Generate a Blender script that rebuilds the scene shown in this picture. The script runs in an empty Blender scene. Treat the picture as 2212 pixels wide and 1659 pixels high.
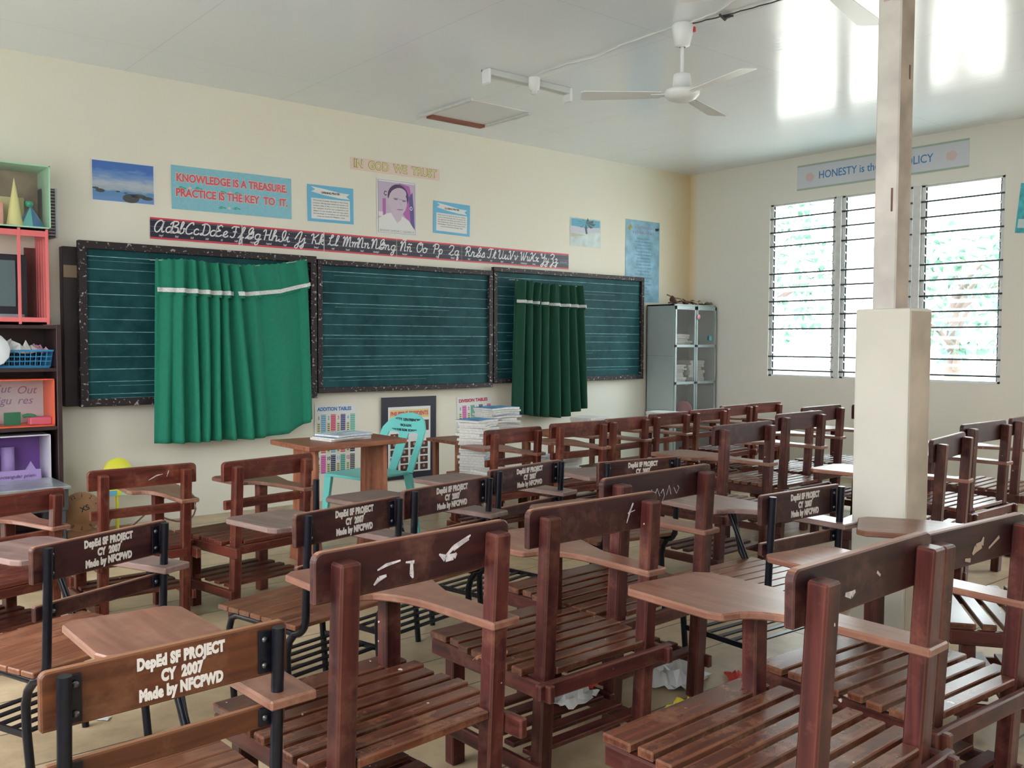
import bpy, bmesh, math, random
from mathutils import Vector, Matrix
random.seed(7)
PI = math.pi
SC = bpy.context.scene
COL = SC.collection
# ------------------------------------------------------------------ camera
CAM = Vector((-8.582, -7.038, 1.36)); YAW, PITCH, ROLL, FPX = 0.6950868, -0.0449656, 0.0041906, 1990.673
def cam_axes():
    sy, cy, sp, cp = math.sin(YAW), math.cos(YAW), math.sin(PITCH), math.cos(PITCH)
    f = Vector((sy*cp, cy*cp, sp)); r = Vector((cy, -sy, 0)); u = r.cross(f)
    c, s = math.cos(ROLL), math.sin(ROLL)
    return c*r + s*u, -s*r + c*u, f
CR, CU, CF = cam_axes()
cd = bpy.data.cameras.new('camera'); cam = bpy.data.objects.new('camera', cd); COL.objects.link(cam)
cd.sensor_width = 36; cd.lens = 36*FPX/2212; cd.clip_start = .05; cd.clip_end = 200
cam.matrix_world = Matrix(((CR.x, CU.x, -CF.x, CAM.x), (CR.y, CU.y, -CF.y, CAM.y), (CR.z, CU.z, -CF.z, CAM.z), (0, 0, 0, 1)))
SC.camera = cam
# ------------------------------------------------------------------ sky and exposure
W = bpy.data.worlds.new('sky'); SC.world = W; W.use_nodes = True
wn = W.node_tree.nodes; wl = W.node_tree.links
bg = wn['Background']; bg.inputs[1].default_value = 9.0
tc = wn.new('ShaderNodeTexCoord'); sp_ = wn.new('ShaderNodeSeparateXYZ'); rp = wn.new('ShaderNodeValToRGB')
wl.new(tc.outputs['Generated'], sp_.inputs[0]); wl.new(sp_.outputs[2], rp.inputs[0]); wl.new(rp.outputs[0], bg.inputs[0])
rp.color_ramp.elements[0].color = (.66, .64, .62, 1); rp.color_ramp.elements[0].position = 0.0
rp.color_ramp.elements[1].color = (.93, .96, 1.0, 1); rp.color_ramp.elements[1].position = .5
SC.view_settings.view_transform = 'Standard'; SC.view_settings.look = 'None'
SC.view_settings.gamma = 1; SC.view_settings.use_curve_mapping = False
SC.view_settings.exposure = 0.72
cy_ = SC.cycles
cy_.max_bounces = 8; cy_.diffuse_bounces = 5; cy_.glossy_bounces = 4; cy_.transparent_max_bounces = 24; cy_.transmission_bounces = 4
cy_.sample_clamp_indirect = 6; cy_.use_denoising = True; cy_.caustics_reflective = False; cy_.caustics_refractive = False
H = 3.323            # ceiling height
XL, YB = -9.75, -8.9 # left wall, back wall
# ------------------------------------------------------------------ materials
def new_mat(name):
    m = bpy.data.materials.new(name); m.use_nodes = True
    nt = m.node_tree; return m, nt.nodes, nt.links, nt.nodes['Principled BSDF']
def mat(name, c, rough=.6, metal=0, spec=.5, noise=0, nscale=20, bump=0, emit=None):
    m, n, l, b = new_mat(name)
    b.inputs['Base Color'].default_value = (*c, 1); b.inputs['Roughness'].default_value = rough
    b.inputs['Metallic'].default_value = metal; b.inputs['Specular IOR Level'].default_value = spec
    if noise or bump:
        t = n.new('ShaderNodeTexCoord'); x = n.new('ShaderNodeTexNoise'); x.inputs['Scale'].default_value = nscale; x.inputs['Detail'].default_value = 4
        l.new(t.outputs['Object'], x.inputs['Vector'])
        if noise:
            r = n.new('ShaderNodeValToRGB'); l.new(x.outputs['Fac'], r.inputs[0])
            r.color_ramp.elements[0].position = .3; r.color_ramp.elements[1].position = .7
            r.color_ramp.elements[0].color = (*[max(0, v*(1-noise)) for v in c], 1); r.color_ramp.elements[1].color = (*[min(1, v*(1+noise)) for v in c], 1)
            l.new(r.outputs[0], b.inputs['Base Color'])
        if bump:
            u = n.new('ShaderNodeBump'); u.inputs['Strength'].default_value = bump; u.inputs['Distance'].default_value = .01
            l.new(x.outputs['Fac'], u.inputs['Height']); l.new(u.outputs[0], b.inputs['Normal'])
    if emit:
        b.inputs['Emission Color'].default_value = (*c, 1); b.inputs['Emission Strength'].default_value = emit
    return m
def wood(name, dark, mid, worn, axis='x', rough=.35, chips=.0, wear=1.0, topworn=0, spec=.28):
    m, n, l, b = new_mat(name); b.inputs['Specular IOR Level'].default_value = spec
    t = n.new('ShaderNodeTexCoord'); mp = n.new('ShaderNodeMapping'); oi = n.new('ShaderNodeObjectInfo')
    mp.inputs['Scale'].default_value = {'x': (3, 40, 40), 'y': (40, 3, 40), 'z': (40, 40, 3)}[axis]
    l.new(t.outputs['Object'], mp.inputs['Vector'])
    mul = n.new('ShaderNodeMath'); mul.operation = 'MULTIPLY'; mul.inputs[1].default_value = 37.
    l.new(oi.outputs['Random'], mul.inputs[0]); cb = n.new('ShaderNodeCombineXYZ')
    for i in range(3): l.new(mul.outputs[0], cb.inputs[i])
    l.new(cb.outputs[0], mp.inputs['Location'])
    x = n.new('ShaderNodeTexNoise'); x.inputs['Scale'].default_value = 1.; x.inputs['Detail'].default_value = 5; x.inputs['Distortion'].default_value = .4
    l.new(mp.outputs[0], x.inputs['Vector'])
    r = n.new('ShaderNodeValToRGB'); e = r.color_ramp.elements
    e[0].position = .28; e[0].color = (*dark, 1); e[1].position = .72; e[1].color = (*mid, 1)
    l.new(x.outputs['Fac'], r.inputs[0])
    # worn patches (bare wood) at edges and in blotches
    x2 = n.new('ShaderNodeTexNoise'); x2.inputs['Scale'].default_value = 9.; x2.inputs['Detail'].default_value = 6; x2.inputs['Roughness'].default_value = .7
    ad = n.new('ShaderNodeVectorMath'); ad.operation = 'ADD'; l.new(t.outputs['Object'], ad.inputs[0]); l.new(cb.outputs[0], ad.inputs[1]); l.new(ad.outputs[0], x2.inputs['Vector'])
    bv = n.new('ShaderNodeBevel'); bv.samples = 4; bv.inputs['Radius'].default_value = .007
    ge = n.new('ShaderNodeNewGeometry'); dp = n.new('ShaderNodeVectorMath'); dp.operation = 'DOT_PRODUCT'
    l.new(bv.outputs[0], dp.inputs[0]); l.new(ge.outputs['Normal'], dp.inputs[1])
    m1 = n.new('ShaderNodeMapRange'); m1.inputs['From Min'].default_value = .99; m1.inputs['From Max'].default_value = .80; m1.inputs['To Min'].default_value = 0; m1.inputs['To Max'].default_value = .75*wear
    l.new(dp.outputs['Value'], m1.inputs['Value'])
    m2 = n.new('ShaderNodeMapRange'); m2.inputs['From Min'].default_value = .50; m2.inputs['From Max'].default_value = .72; m2.inputs['To Max'].default_value = .55*wear
    l.new(x2.outputs['Fac'], m2.inputs['Value'])
    mx = n.new('ShaderNodeMath'); mx.operation = 'MAXIMUM'; l.new(m1.outputs[0], mx.inputs[0]); l.new(m2.outputs[0], mx.inputs[1])
    if topworn:
        sz = n.new('ShaderNodeSeparateXYZ'); l.new(ge.outputs['Normal'], sz.inputs[0])
        m3 = n.new('ShaderNodeMapRange'); m3.inputs['From Min'].default_value = .6; m3.inputs['From Max'].default_value = .95; m3.inputs['To Max'].default_value = topworn
        l.new(sz.outputs[2], m3.inputs['Value']); mq = n.new('ShaderNodeMath'); mq.operation = 'MAXIMUM'
        l.new(mx.outputs[0], mq.inputs[0]); l.new(m3.outputs[0], mq.inputs[1]); mx = mq
    mc = n.new('ShaderNodeMix'); mc.data_type = 'RGBA'; l.new(mx.outputs[0], mc.inputs['Factor']); l.new(r.outputs[0], mc.inputs['A']); mc.inputs['B'].default_value = (*worn, 1)
    out = mc.outputs['Result']
    if chips:
        x3 = n.new('ShaderNodeTexNoise'); x3.inputs['Scale'].default_value = 26.; x3.inputs['Detail'].default_value = 3; l.new(ad.outputs[0], x3.inputs['Vector'])
        m4 = n.new('ShaderNodeMapRange'); m4.inputs['From Min'].default_value = .76-chips*.12; m4.inputs['From Max'].default_value = .78-chips*.12; l.new(x3.outputs['Fac'], m4.inputs['Value'])
        mc2 = n.new('ShaderNodeMix'); mc2.data_type = 'RGBA'; l.new(m4.outputs[0], mc2.inputs['Factor']); l.new(out, mc2.inputs['A']); mc2.inputs['B'].default_value = (.62, .56, .50, 1); out = mc2.outputs['Result']
    hv = n.new('ShaderNodeHueSaturation'); m5 = n.new('ShaderNodeMapRange'); m5.inputs['To Min'].default_value = .8; m5.inputs['To Max'].default_value = 1.2
    l.new(oi.outputs['Random'], m5.inputs['Value']); l.new(m5.outputs[0], hv.inputs['Value']); l.new(out, hv.inputs['Color']); l.new(hv.outputs[0], b.inputs['Base Color'])
    mr = n.new('ShaderNodeMapRange'); mr.inputs['To Min'].default_value = rough; mr.inputs['To Max'].default_value = rough+.08
    l.new(x2.outputs['Fac'], mr.inputs['Value']); l.new(mr.outputs[0], b.inputs['Roughness'])
    return m
def wood3(name, *a, **k): return {ax: wood(name+'_'+ax, *a, axis=ax, **k) for ax in 'xyz'}
WD = wood3('maroon_wood', (.016, .005, .006), (.088, .021, .018), (.28, .12, .075), rough=.30, chips=.25, wear=.62)
WR = wood3('red_wood', (.035, .008, .007), (.125, .026, .017), (.32, .135, .075), rough=.32, chips=.1, wear=.7)
WS = wood3('seat_wood', (.030, .009, .007), (.135, .042, .022), (.31, .155, .085), rough=.22, chips=.1, wear=.8, spec=.5)
WT = wood3('tablet_wood', (.13, .050, .034), (.25, .11, .072), (.42, .26, .18), rough=.26, chips=.05, wear=.7, spec=.5)
WB = wood3('dark_maroon_plank', (.014, .004, .006), (.052, .014, .013), (.30, .15, .10), rough=.38, wear=.5, topworn=.9)
WL = wood3('brown_plank', (.045, .014, .008), (.12, .040, .016), (.27, .13, .065), rough=.40, wear=.6, topworn=.7)
WO = wood3('orange_slat', (.09, .030, .017), (.24, .090, .045), (.40, .23, .14), rough=.26, wear=.7, spec=.5)
WG = wood3('grey_tablet', (.12, .075, .066), (.23, .15, .135), (.36, .26, .22), rough=.28, wear=.6, spec=.5)
TUBE = mat('black_tube', (.004, .005, .010), .32, 0, .3, noise=.4, nscale=60)
BOLT = mat('bolt_steel', (.12, .12, .13), .35, .9)
def ink_mat():
    m, n, l, b = new_mat('white_stencil_paint'); b.inputs['Roughness'].default_value = .8
    t = n.new('ShaderNodeTexCoord'); mp = n.new('ShaderNodeMapping'); mp.inputs['Scale'].default_value = (150, 1, 14); x = n.new('ShaderNodeTexNoise'); x.inputs['Scale'].default_value = 1; x.inputs['Detail'].default_value = 2
    l.new(t.outputs['Object'], mp.inputs['Vector']); l.new(mp.outputs[0], x.inputs['Vector']); r = n.new('ShaderNodeValToRGB'); l.new(x.outputs['Fac'], r.inputs[0]); e = r.color_ramp.elements
    e[0].position = .29; e[0].color = (.09, .04, .03, 1); e[1].position = .33; e[1].color = (.56, .53, .50, 1); l.new(r.outputs[0], b.inputs['Base Color']); return m
WHITE_INK = ink_mat()
CHALK = mat('chalk_white', (.50, .47, .50), .8, noise=.35, nscale=70)
# ------------------------------------------------------------------ mesh builder
class MB:
    def __init__(s): s.v = []; s.f = []; s.m = []; s.mats = []; s.sm = []
    def mi(s, m):
        if m not in s.mats: s.mats.append(m)
        return s.mats.index(m)
    def add(s, vs, fs, m, T=None, smooth=False):
        o = len(s.v); k = s.mi(m)
        for v in vs:
            v = Vector(v); s.v.append(T @ v if T else v)
        for f in fs: s.f.append([o+i for i in f]); s.m.append(k); s.sm.append(smooth)
        return s
    def bm(s, bm, m, T=None, smooth=False):
        bm.verts.ensure_lookup_table(); bm.verts.index_update()
        s.add([v.co.copy() for v in bm.verts], [[v.index for v in f.verts] for f in bm.faces], m, T, smooth); bm.free(); return s
    def box(s, a, b, m, bev=.003, T=None, seg=1):
        """box between corners a and b"""
        bm = bmesh.new(); bmesh.ops.create_cube(bm, size=1)
        c = [(a[i]+b[i])/2 for i in range(3)]; d = [abs(b[i]-a[i]) for i in range(3)]
        bmesh.ops.scale(bm, vec=d, verts=bm.verts); bmesh.ops.translate(bm, vec=c, verts=bm.verts)
        bev = min(bev, min(d)*.4)
        if bev > 0: bmesh.ops.bevel(bm, geom=bm.edges[:], offset=bev, segments=seg, profile=.6, affect='EDGES')
        return s.bm(bm, m, T)
    def beam(s, p, q, w, h, m, bev=.003, up=(0, 0, 1)):
        p, q = Vector(p), Vector(q); z = (q-p); L = z.length; z.normalize()
        u = Vector(up)
        if abs(z.dot(u)) > .98: u = Vector((0, 1, 0))
        x = u.cross(z).normalized(); y = z.cross(x)
        T = Matrix.Translation(p) @ Matrix((x, y, z)).transposed().to_4x4()
        return s.box((-w/2, -h/2, 0), (w/2, h/2, L), m, bev, T)
    def prism(s, poly, z0, z1, m, bev=.003, T=None, seg=1):
        bm = bmesh.new(); vs = [bm.verts.new((x, y, z0)) for x, y in poly]; f = bm.faces.new(vs)
        r = bmesh.ops.extrude_face_region(bm, geom=[f]); up = [g for g in r['geom'] if isinstance(g, bmesh.types.BMVert)]
        bmesh.ops.translate(bm, vec=(0, 0, z1-z0), verts=up); bmesh.ops.recalc_face_normals(bm, faces=bm.faces)
        if bev > 0:
            es = [e for e in bm.edges if e.calc_face_angle(0) > .5]
            bmesh.ops.bevel(bm, geom=es, offset=bev, segments=seg, profile=.6, affect='EDGES')
        return s.bm(bm, m, T)
    def tube(s, pts, r, m, n=10, cap=True, closed=False):
        pts = [Vector(p) for p in pts]; N = len(pts); vs = []; fs = []; ref = None
        for i, p in enumerate(pts):
            a = pts[(i-1) % N] if (i > 0 or closed) else pts[i]; b = pts[(i+1) % N] if (i < N-1 or closed) else pts[i]
            t = (b-a).normalized()
            if ref is None: ref = Vector((0, 0, 1)) if abs(t.z) < .9 else Vector((1, 0, 0))
            x = (ref - t*ref.dot(t)).normalized(); y = t.cross(x); ref = x
            rr = r[i] if isinstance(r, (list, tuple)) else r
            for k in range(n): an = 2*PI*k/n; vs.append(p + x*math.cos(an)*rr + y*math.sin(an)*rr)
        for i in range(N if closed else N-1):
            j = (i+1) % N
            for k in range(n): fs.append([i*n+k, i*n+(k+1) % n, j*n+(k+1) % n, j*n+k])
        s.add(vs, fs, m, None, True)
        if cap and not closed:
            s.add(vs[:n], [list(range(n))[::-1]], m); s.add(vs[-n:], [list(range(n))], m)
        return s
    def lathe(s, prof, m, c=(0, 0, 0), n=32, T=None):
        vs = []; fs = []
        for r, z in prof:
            for k in range(n): a = 2*PI*k/n; vs.append((c[0]+r*math.cos(a), c[1]+r*math.sin(a), c[2]+z))
        for i in range(len(prof)-1):
            for k in range(n): fs.append([i*n+k, i*n+(k+1) % n, (i+1)*n+(k+1) % n, (i+1)*n+k])
        return s.add(vs, fs, m, T, True)
    def obj(s, name, parent=None, loc=None, rotz=0):
        me = bpy.data.meshes.new(name); me.from_pydata([tuple(v) for v in s.v], [], s.f)
        for m in s.mats: me.materials.append(m)
        me.polygons.foreach_set('material_index', s.m); me.polygons.foreach_set('use_smooth', s.sm); me.update()
        o = bpy.data.objects.new(name, me); COL.objects.link(o)
        if parent: o.parent = parent
        if loc is not None: o.location = loc; o.rotation_euler = (0, 0, rotz)
        return o
def tag(o, label, cat, group=None, kind=None):
    o['label'] = label; o['category'] = cat
    if group: o['group'] = group
    if kind: o['kind'] = kind
    return o
def struct(o): o['kind'] = 'structure'; return o
def empty(name, loc=(0, 0, 0), rz=0):
    o = bpy.data.objects.new(name, None); COL.objects.link(o); o.empty_display_size = .1; o.location = loc; o.rotation_euler = (0, 0, rz); return o
def kids(o): return [c for c in bpy.data.objects if c.parent == o]
def tree_copy(o, parent=None, skip=()):
    c = o.copy(); COL.objects.link(c); c.parent = parent
    for ch in kids(o): tree_copy(ch, c)
    return c
def text(body, size, m, name='lettering', parent=None, T=None, bold=0., sx=1., shear=0., align='CENTER', depth=.0006, space=1., lines=1.):
    """flat lettering, lying in local XY of matrix T"""
    cu = bpy.data.curves.new(name, 'FONT'); cu.body = body; cu.size = size; cu.offset = bold; cu.shear = shear
    cu.align_x = align; cu.align_y = 'CENTER'; cu.extrude = depth; cu.space_character = space; cu.space_line = lines; cu.resolution_u = 3
    o = bpy.data.objects.new(name, cu); me = bpy.data.meshes.new_from_object(o); me.name = name
    bpy.data.objects.remove(o); bpy.data.curves.remove(cu)
    me.transform(Matrix.Diagonal((sx, 1, 1, 1))); me.materials.clear(); me.materials.append(m)
    if T: me.transform(T)
    ob = bpy.data.objects.new(name, me); COL.objects.link(ob)
    if parent: ob.parent = parent
    return ob
# facing matrices: local X,Y of a sheet -> world, sheet normal towards the room
def wallT(x, y, z, side='front', roll=0):
    R = Matrix.Rotation(PI/2, 4, 'X') if side == 'front' else Matrix.Rotation(-PI/2, 4, 'Z') @ Matrix.Rotation(PI/2, 4, 'X')
    return Matrix.Translation((x, y, z)) @ R @ Matrix.Rotation(roll, 4, 'Z')
def at(px, py, axis, val):
    """the point where the photograph's ray through (px, py) meets the plane axis = val"""
    d = CR*((px-1106)/FPX) - CU*((py-829.5)/FPX) + CF
    i = 'xyz'.index(axis); return CAM + d*((val-CAM[i])/d[i])
# ================================================================== THE ROOM
def wall_mat(name, base, stain):
    m, n, l, b = new_mat(name); b.inputs['Roughness'].default_value = .75
    g = n.new('ShaderNodeNewGeometry'); x = n.new('ShaderNodeTexNoise'); x.inputs['Scale'].default_value = .7; x.inputs['Detail'].default_value = 5; x.inputs['Roughness'].default_value = .6
    l.new(g.outputs['Position'], x.inputs['Vector']); r = n.new('ShaderNodeValToRGB'); l.new(x.outputs['Fac'], r.inputs[0])
    r.color_ramp.elements[0].position = .35; r.color_ramp.elements[0].color = (*base, 1); r.color_ramp.elements[1].position = .72; r.color_ramp.elements[1].color = (*stain, 1)
    # yellowed band running down the corner
    sx = n.new('ShaderNodeSeparateXYZ'); l.new(g.outputs['Position'], sx.inputs[0])
    nx = n.new('ShaderNodeTexNoise'); nx.inputs['Scale'].default_value = 2.2; l.new(g.outputs['Position'], nx.inputs['Vector'])
    a = n.new('ShaderNodeMath'); a.operation = 'ADD'; l.new(sx.outputs[0], a.inputs[0])
    q = n.new('ShaderNodeMath'); q.operation = 'MULTIPLY'; q.inputs[1].default_value = .7; l.new(nx.outputs['Fac'], q.inputs[0]); l.new(q.outputs[0], a.inputs[1])
    mr = n.new('ShaderNodeMapRange'); mr.inputs['From Min'].default_value = -.45; mr.inputs['From Max'].default_value = .35; mr.inputs['To Max'].default_value = .8; l.new(a.outputs[0], mr.inputs['Value'])
    # only on the front wall (y close to 0)
    m3 = n.new('ShaderNodeMapRange'); m3.inputs['From Min'].default_value = -.12; m3.inputs['From Max'].default_value = -.02; l.new(sx.outputs[1], m3.inputs['Value'])
    mm = n.new('ShaderNodeMath'); mm.operation = 'MULTIPLY'; l.new(mr.outputs[0], mm.inputs[0]); l.new(m3.outputs[0], mm.inputs[1])
    mc = n.new('ShaderNodeMix'); mc.data_type = 'RGBA'; l.new(mm.outputs[0], mc.inputs['Factor']); l.new(r.outputs[0], mc.inputs['A']); mc.inputs['B'].default_value = (.72, .55, .30, 1)
    l.new(mc.outputs['Result'], b.inputs['Base Color'])
    u = n.new('ShaderNodeBump'); u.inputs['Strength'].default_value = .15; y = n.new('ShaderNodeTexNoise'); y.inputs['Scale'].default_value = 60; l.new(g.outputs['Position'], y.inputs['Vector'])
    l.new(y.outputs['Fac'], u.inputs['Height']); u.inputs['Distance'].default_value = .003; l.new(u.outputs[0], b.inputs['Normal'])
    return m
WALL = wall_mat('cream_wall_paint', (.735, .725, .66), (.74, .70, .58))
WALLR = wall_mat('right_wall_paint', (.71, .70, .66), (.71, .68, .61))
def ceiling_mat():
    m, n, l, b = new_mat('glossy_white_ceiling_board'); b.inputs['Base Color'].default_value = (.78, .83, .89, 1)
    b.inputs['Roughness'].default_value = .17; b.inputs['Specular IOR Level'].default_value = .6
    g = n.new('ShaderNodeNewGeometry'); mp = n.new('ShaderNodeMapping'); mp.inputs['Scale'].default_value = (1.2, .5, 1); l.new(g.outputs['Position'], mp.inputs['Vector'])
    x = n.new('ShaderNodeTexNoise'); x.inputs['Scale'].default_value = 1.6; x.inputs['Detail'].default_value = 2; l.new(mp.outputs[0], x.inputs['Vector'])
    mp2 = n.new('ShaderNodeMapping'); mp2.inputs['Scale'].default_value = (26, 1.5, 1); mp2.inputs['Rotation'].default_value = (0, 0, .12); l.new(g.outputs['Position'], mp2.inputs['Vector'])
    x2 = n.new('ShaderNodeTexNoise'); x2.inputs['Scale'].default_value = 1.5; x2.inputs['Detail'].default_value = 4; l.new(mp2.outputs[0], x2.inputs['Vector'])
    u = n.new('ShaderNodeBump'); u.inputs['Strength'].default_value = .25; u.inputs['Distance'].default_value = .02; l.new(x.outputs['Fac'], u.inputs['Height'])
    u2 = n.new('ShaderNodeBump'); u2.inputs['Strength'].default_value = .06; u2.inputs['Distance'].default_value = .01; l.new(x2.outputs['Fac'], u2.inputs['Height']); l.new(u.outputs[0], u2.inputs['Normal'])
    # board joints
    bt = n.new('ShaderNodeTexBrick'); bt.offset = 0; bt.inputs['Scale'].default_value = 1; bt.inputs['Mortar Size'].default_value = .002; bt.inputs['Brick Width'].default_value = 1.22; bt.inputs['Row Height'].default_value = 2.44
    bt.inputs['Color1'].default_value = (.78, .83, .89, 1); bt.inputs['Color2'].default_value = (.775, .825, .885, 1); bt.inputs['Mortar'].default_value = (.60, .63, .66, 1)
    mp3 = n.new('ShaderNodeMapping'); mp3.inputs['Location'].default_value = (.3, .63, 0); l.new(g.outputs['Position'], mp3.inputs['Vector']); l.new(mp3.outputs[0], bt.inputs['Vector'])
    l.new(bt.outputs['Color'], b.inputs['Base Color']); l.new(u2.outputs[0], b.inputs['Normal'])
    return m
def floor_mat():
    m, n, l, b = new_mat('worn_floor'); b.inputs['Roughness'].default_value = .38
    g = n.new('ShaderNodeNewGeometry')
    bt = n.new('ShaderNodeTexBrick'); bt.offset = .4; bt.inputs['Scale'].default_value = 1; bt.inputs['Mortar Size'].default_value = .004; bt.inputs['Brick Width'].default_value = 2.4; bt.inputs['Row Height'].default_value = .32
    bt.inputs['Color1'].default_value = (.50, .385, .245, 1); bt.inputs['Color2'].default_value = (.57, .445, .29, 1); bt.inputs['Mortar'].default_value = (.10, .08, .06, 1)
    l.new(g.outputs['Position'], bt.inputs['Vector'])
    x = n.new('ShaderNodeTexNoise'); x.inputs['Scale'].default_value = 3; x.inputs['Detail'].default_value = 8; x.inputs['Roughness'].default_value = .7; l.new(g.outputs['Position'], x.inputs['Vector'])
    r = n.new('ShaderNodeValToRGB'); r.color_ramp.elements[0].position = .3; r.color_ramp.elements[0].color = (.55, .52, .48, 1); r.color_ramp.elements[1].position = .65; r.color_ramp.elements[1].color = (1, 1, 1, 1); l.new(x.outputs['Fac'], r.inputs[0])
    mc = n.new('ShaderNodeMix'); mc.data_type = 'RGBA'; mc.blend_type = 'MULTIPLY'; mc.inputs['Factor'].default_value = 1; l.new(bt.outputs['Color'], mc.inputs['A']); l.new(r.outputs[0], mc.inputs['B'])
    l.new(mc.outputs['Result'], b.inputs['Base Color'])
    u = n.new('ShaderNodeBump'); u.inputs['Strength'].default_value = .3; u.inputs['Distance'].default_value = .004; l.new(x.outputs['Fac'], u.inputs['Height']); l.new(u.outputs[0], b.inputs['Normal'])
    return m
TH = .15
struct(MB().box((XL-TH, YB-TH, -.1), (TH, TH, 0), floor_mat(), 0).obj('floor'))
struct(MB().box((XL-TH, YB-TH, H), (TH, TH, H+.08), ceiling_mat(), 0).obj('ceiling'))
struct(MB().box((XL-TH, 0, 0), (0, TH, H), WALL, 0).obj('wall_front'))
def wall_with_holes(name, axis, pos0, pos1, a0, a1, holes, m):
    """wall in plane axis ('x'/'y'); holes = [(from, to, z0, z1)] sorted"""
    b = MB()
    def bx(u0, u1, z0, z1):
        if axis == 'x': b.box((pos0, u0, z0), (pos1, u1, z1), m, 0)
        else: b.box((u0, pos0, z0), (u1, pos1, z1), m, 0)
    u = a0
    for h0, h1, z0, z1 in holes:
        bx(u, h0, 0, H)
        if z0 > 0: bx(h0, h1, 0, z0)
        bx(h0, h1, z1, H); u = h1
    bx(u, a1, 0, H)
    return struct(b.obj(name))
WZ0, WZ1 = 1.008, 2.857
wall_with_holes('wall_right', 'x', 0, TH, YB-TH, TH, [(-7.9, -5.3, WZ0, WZ1), (-3.525, -1.10, WZ0, WZ1)], WALLR)
wall_with_holes('wall_left', 'x', XL-TH, XL, YB-TH, TH, [(-8.2, -5.6, WZ0, 2.75), (-4.9, -2.5, WZ0, 2.75), (-1.6, -.7, 0, 2.1)], WALLR)
wall_with_holes('wall_back', 'y', YB-TH, YB, XL, 0, [], WALLR)
# ------------------------------------------------------------------ jalousie windows
def glass_mat():
    m = bpy.data.materials.new('jalousie_glass'); m.use_nodes = True; n = m.node_tree.nodes; l = m.node_tree.links; n.clear()
    o = n.new('ShaderNodeOutputMaterial'); a = n.new('ShaderNodeBsdfTransparent'); g = n.new('ShaderNodeBsdfGlossy'); x = n.new('ShaderNodeMixShader')
    a.inputs[0].default_value = (.90, .97, .97, 1); g.inputs['Roughness'].default_value = .08; g.inputs['Color'].default_value = (.9, .95, 1, 1)
    x.inputs[0].default_value = .07; l.new(a.outputs[0], x.inputs[1]); l.new(g.outputs[0], x.inputs[2]); l.new(x.outputs[0], o.inputs[0]); return m
GLASS = glass_mat()
FRAME = mat('window_frame_paint', (.62, .63, .64), .5, noise=.08)
RODM = mat('dark_window_rod', (.03, .04, .05), .5)
wi = 0
for (y0, y1) in ((-3.525, -2.767), (-2.690, -1.948), (-1.888, -1.10)):
    wi += 1
    w = MB(); x0, x1 = .02, .07
    w.box((x0, y0, WZ0), (x1, y0+.035, WZ1), FRAME); w.box((x0, y1-.035, WZ0), (x1, y1, WZ1), FRAME)
    w.box((x0, y0, WZ0), (x1, y1, WZ0+.02), FRAME); w.box((x0, y0, WZ1-.02), (x1, y1, WZ1), FRAME)
    fr = struct(w.obj('window_%d' % wi))
    rods = MB(); miss = (3, 9)
    for k in range(12):
        if k in miss: continue
        z = WZ1-.155-k*.148
        rods.tube([(.012, y0-.005, z), (.012, y1+.005, z)], .0085, RODM, 6)
    rods.obj('security_rods', fr)
    nb = 21; pitch = (WZ1-WZ0-.06)/nb
    for k in range(nb):
        zc = WZ0+.03+pitch*(k+.5); b = MB()
        T = Matrix.Translation((.05, 0, zc)) @ Matrix.Rotation(math.radians(20), 4, 'Y')
        b.box((-.045, y0+.045, -.0025), (.045, y1-.045, .0025), GLASS, 0, T); b.obj('louvre_blade', fr)
    cl = MB()
    for yy in (y0+.040, y1-.040):
        for k in range(nb):
            zc = WZ0+.03+pitch*(k+.5); T = Matrix.Translation((.05, yy, zc)) @ Matrix.Rotation(math.radians(20), 4, 'Y')
            cl.box((-.045, -.006, -.006), (.045, .006, .008), FRAME, 0, T)
        cl.box((.03, yy-.008, WZ0), (.036, yy+.008, WZ1), RODM, 0)
    cl.obj('blade_clips', fr)
for k, (y0, y1) in enumerate(((-2.767, -2.690), (-1.948, -1.888))):
    struct(MB().box((-.005, y0, WZ0), (.10, y1, WZ1), FRAME, .004).obj('trim_%d' % (k+1)))
# unseen openings keep a plain frame of their own
for (axis, p, a0, a1, z0, z1) in (('x', .07, -7.9, -5.3, WZ0, WZ1), ('x', XL-.07, -8.2, -5.6, WZ0, 2.75), ('x', XL-.07, -4.9, -2.5, WZ0, 2.75)):
    wi += 1; w = MB()
    def fb(u0, u1, zz0, zz1):
        if axis == 'x': w.box((p-.025, u0, zz0), (p+.025, u1, zz1), FRAME)
        else: w.box((u0, p-.025, zz0), (u1, p+.025, zz1), FRAME)
    n_ = 3
    for i in range(n_+1):
        u = a0+(a1-a0)*i/n_; fb(max(a0, u-.025), min(a1, u+.025), z0, z1)
    fb(a0, a1, z0, z0+.04); fb(a0, a1, z1-.04, z1); struct(w.obj('window_%d' % wi))
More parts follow.
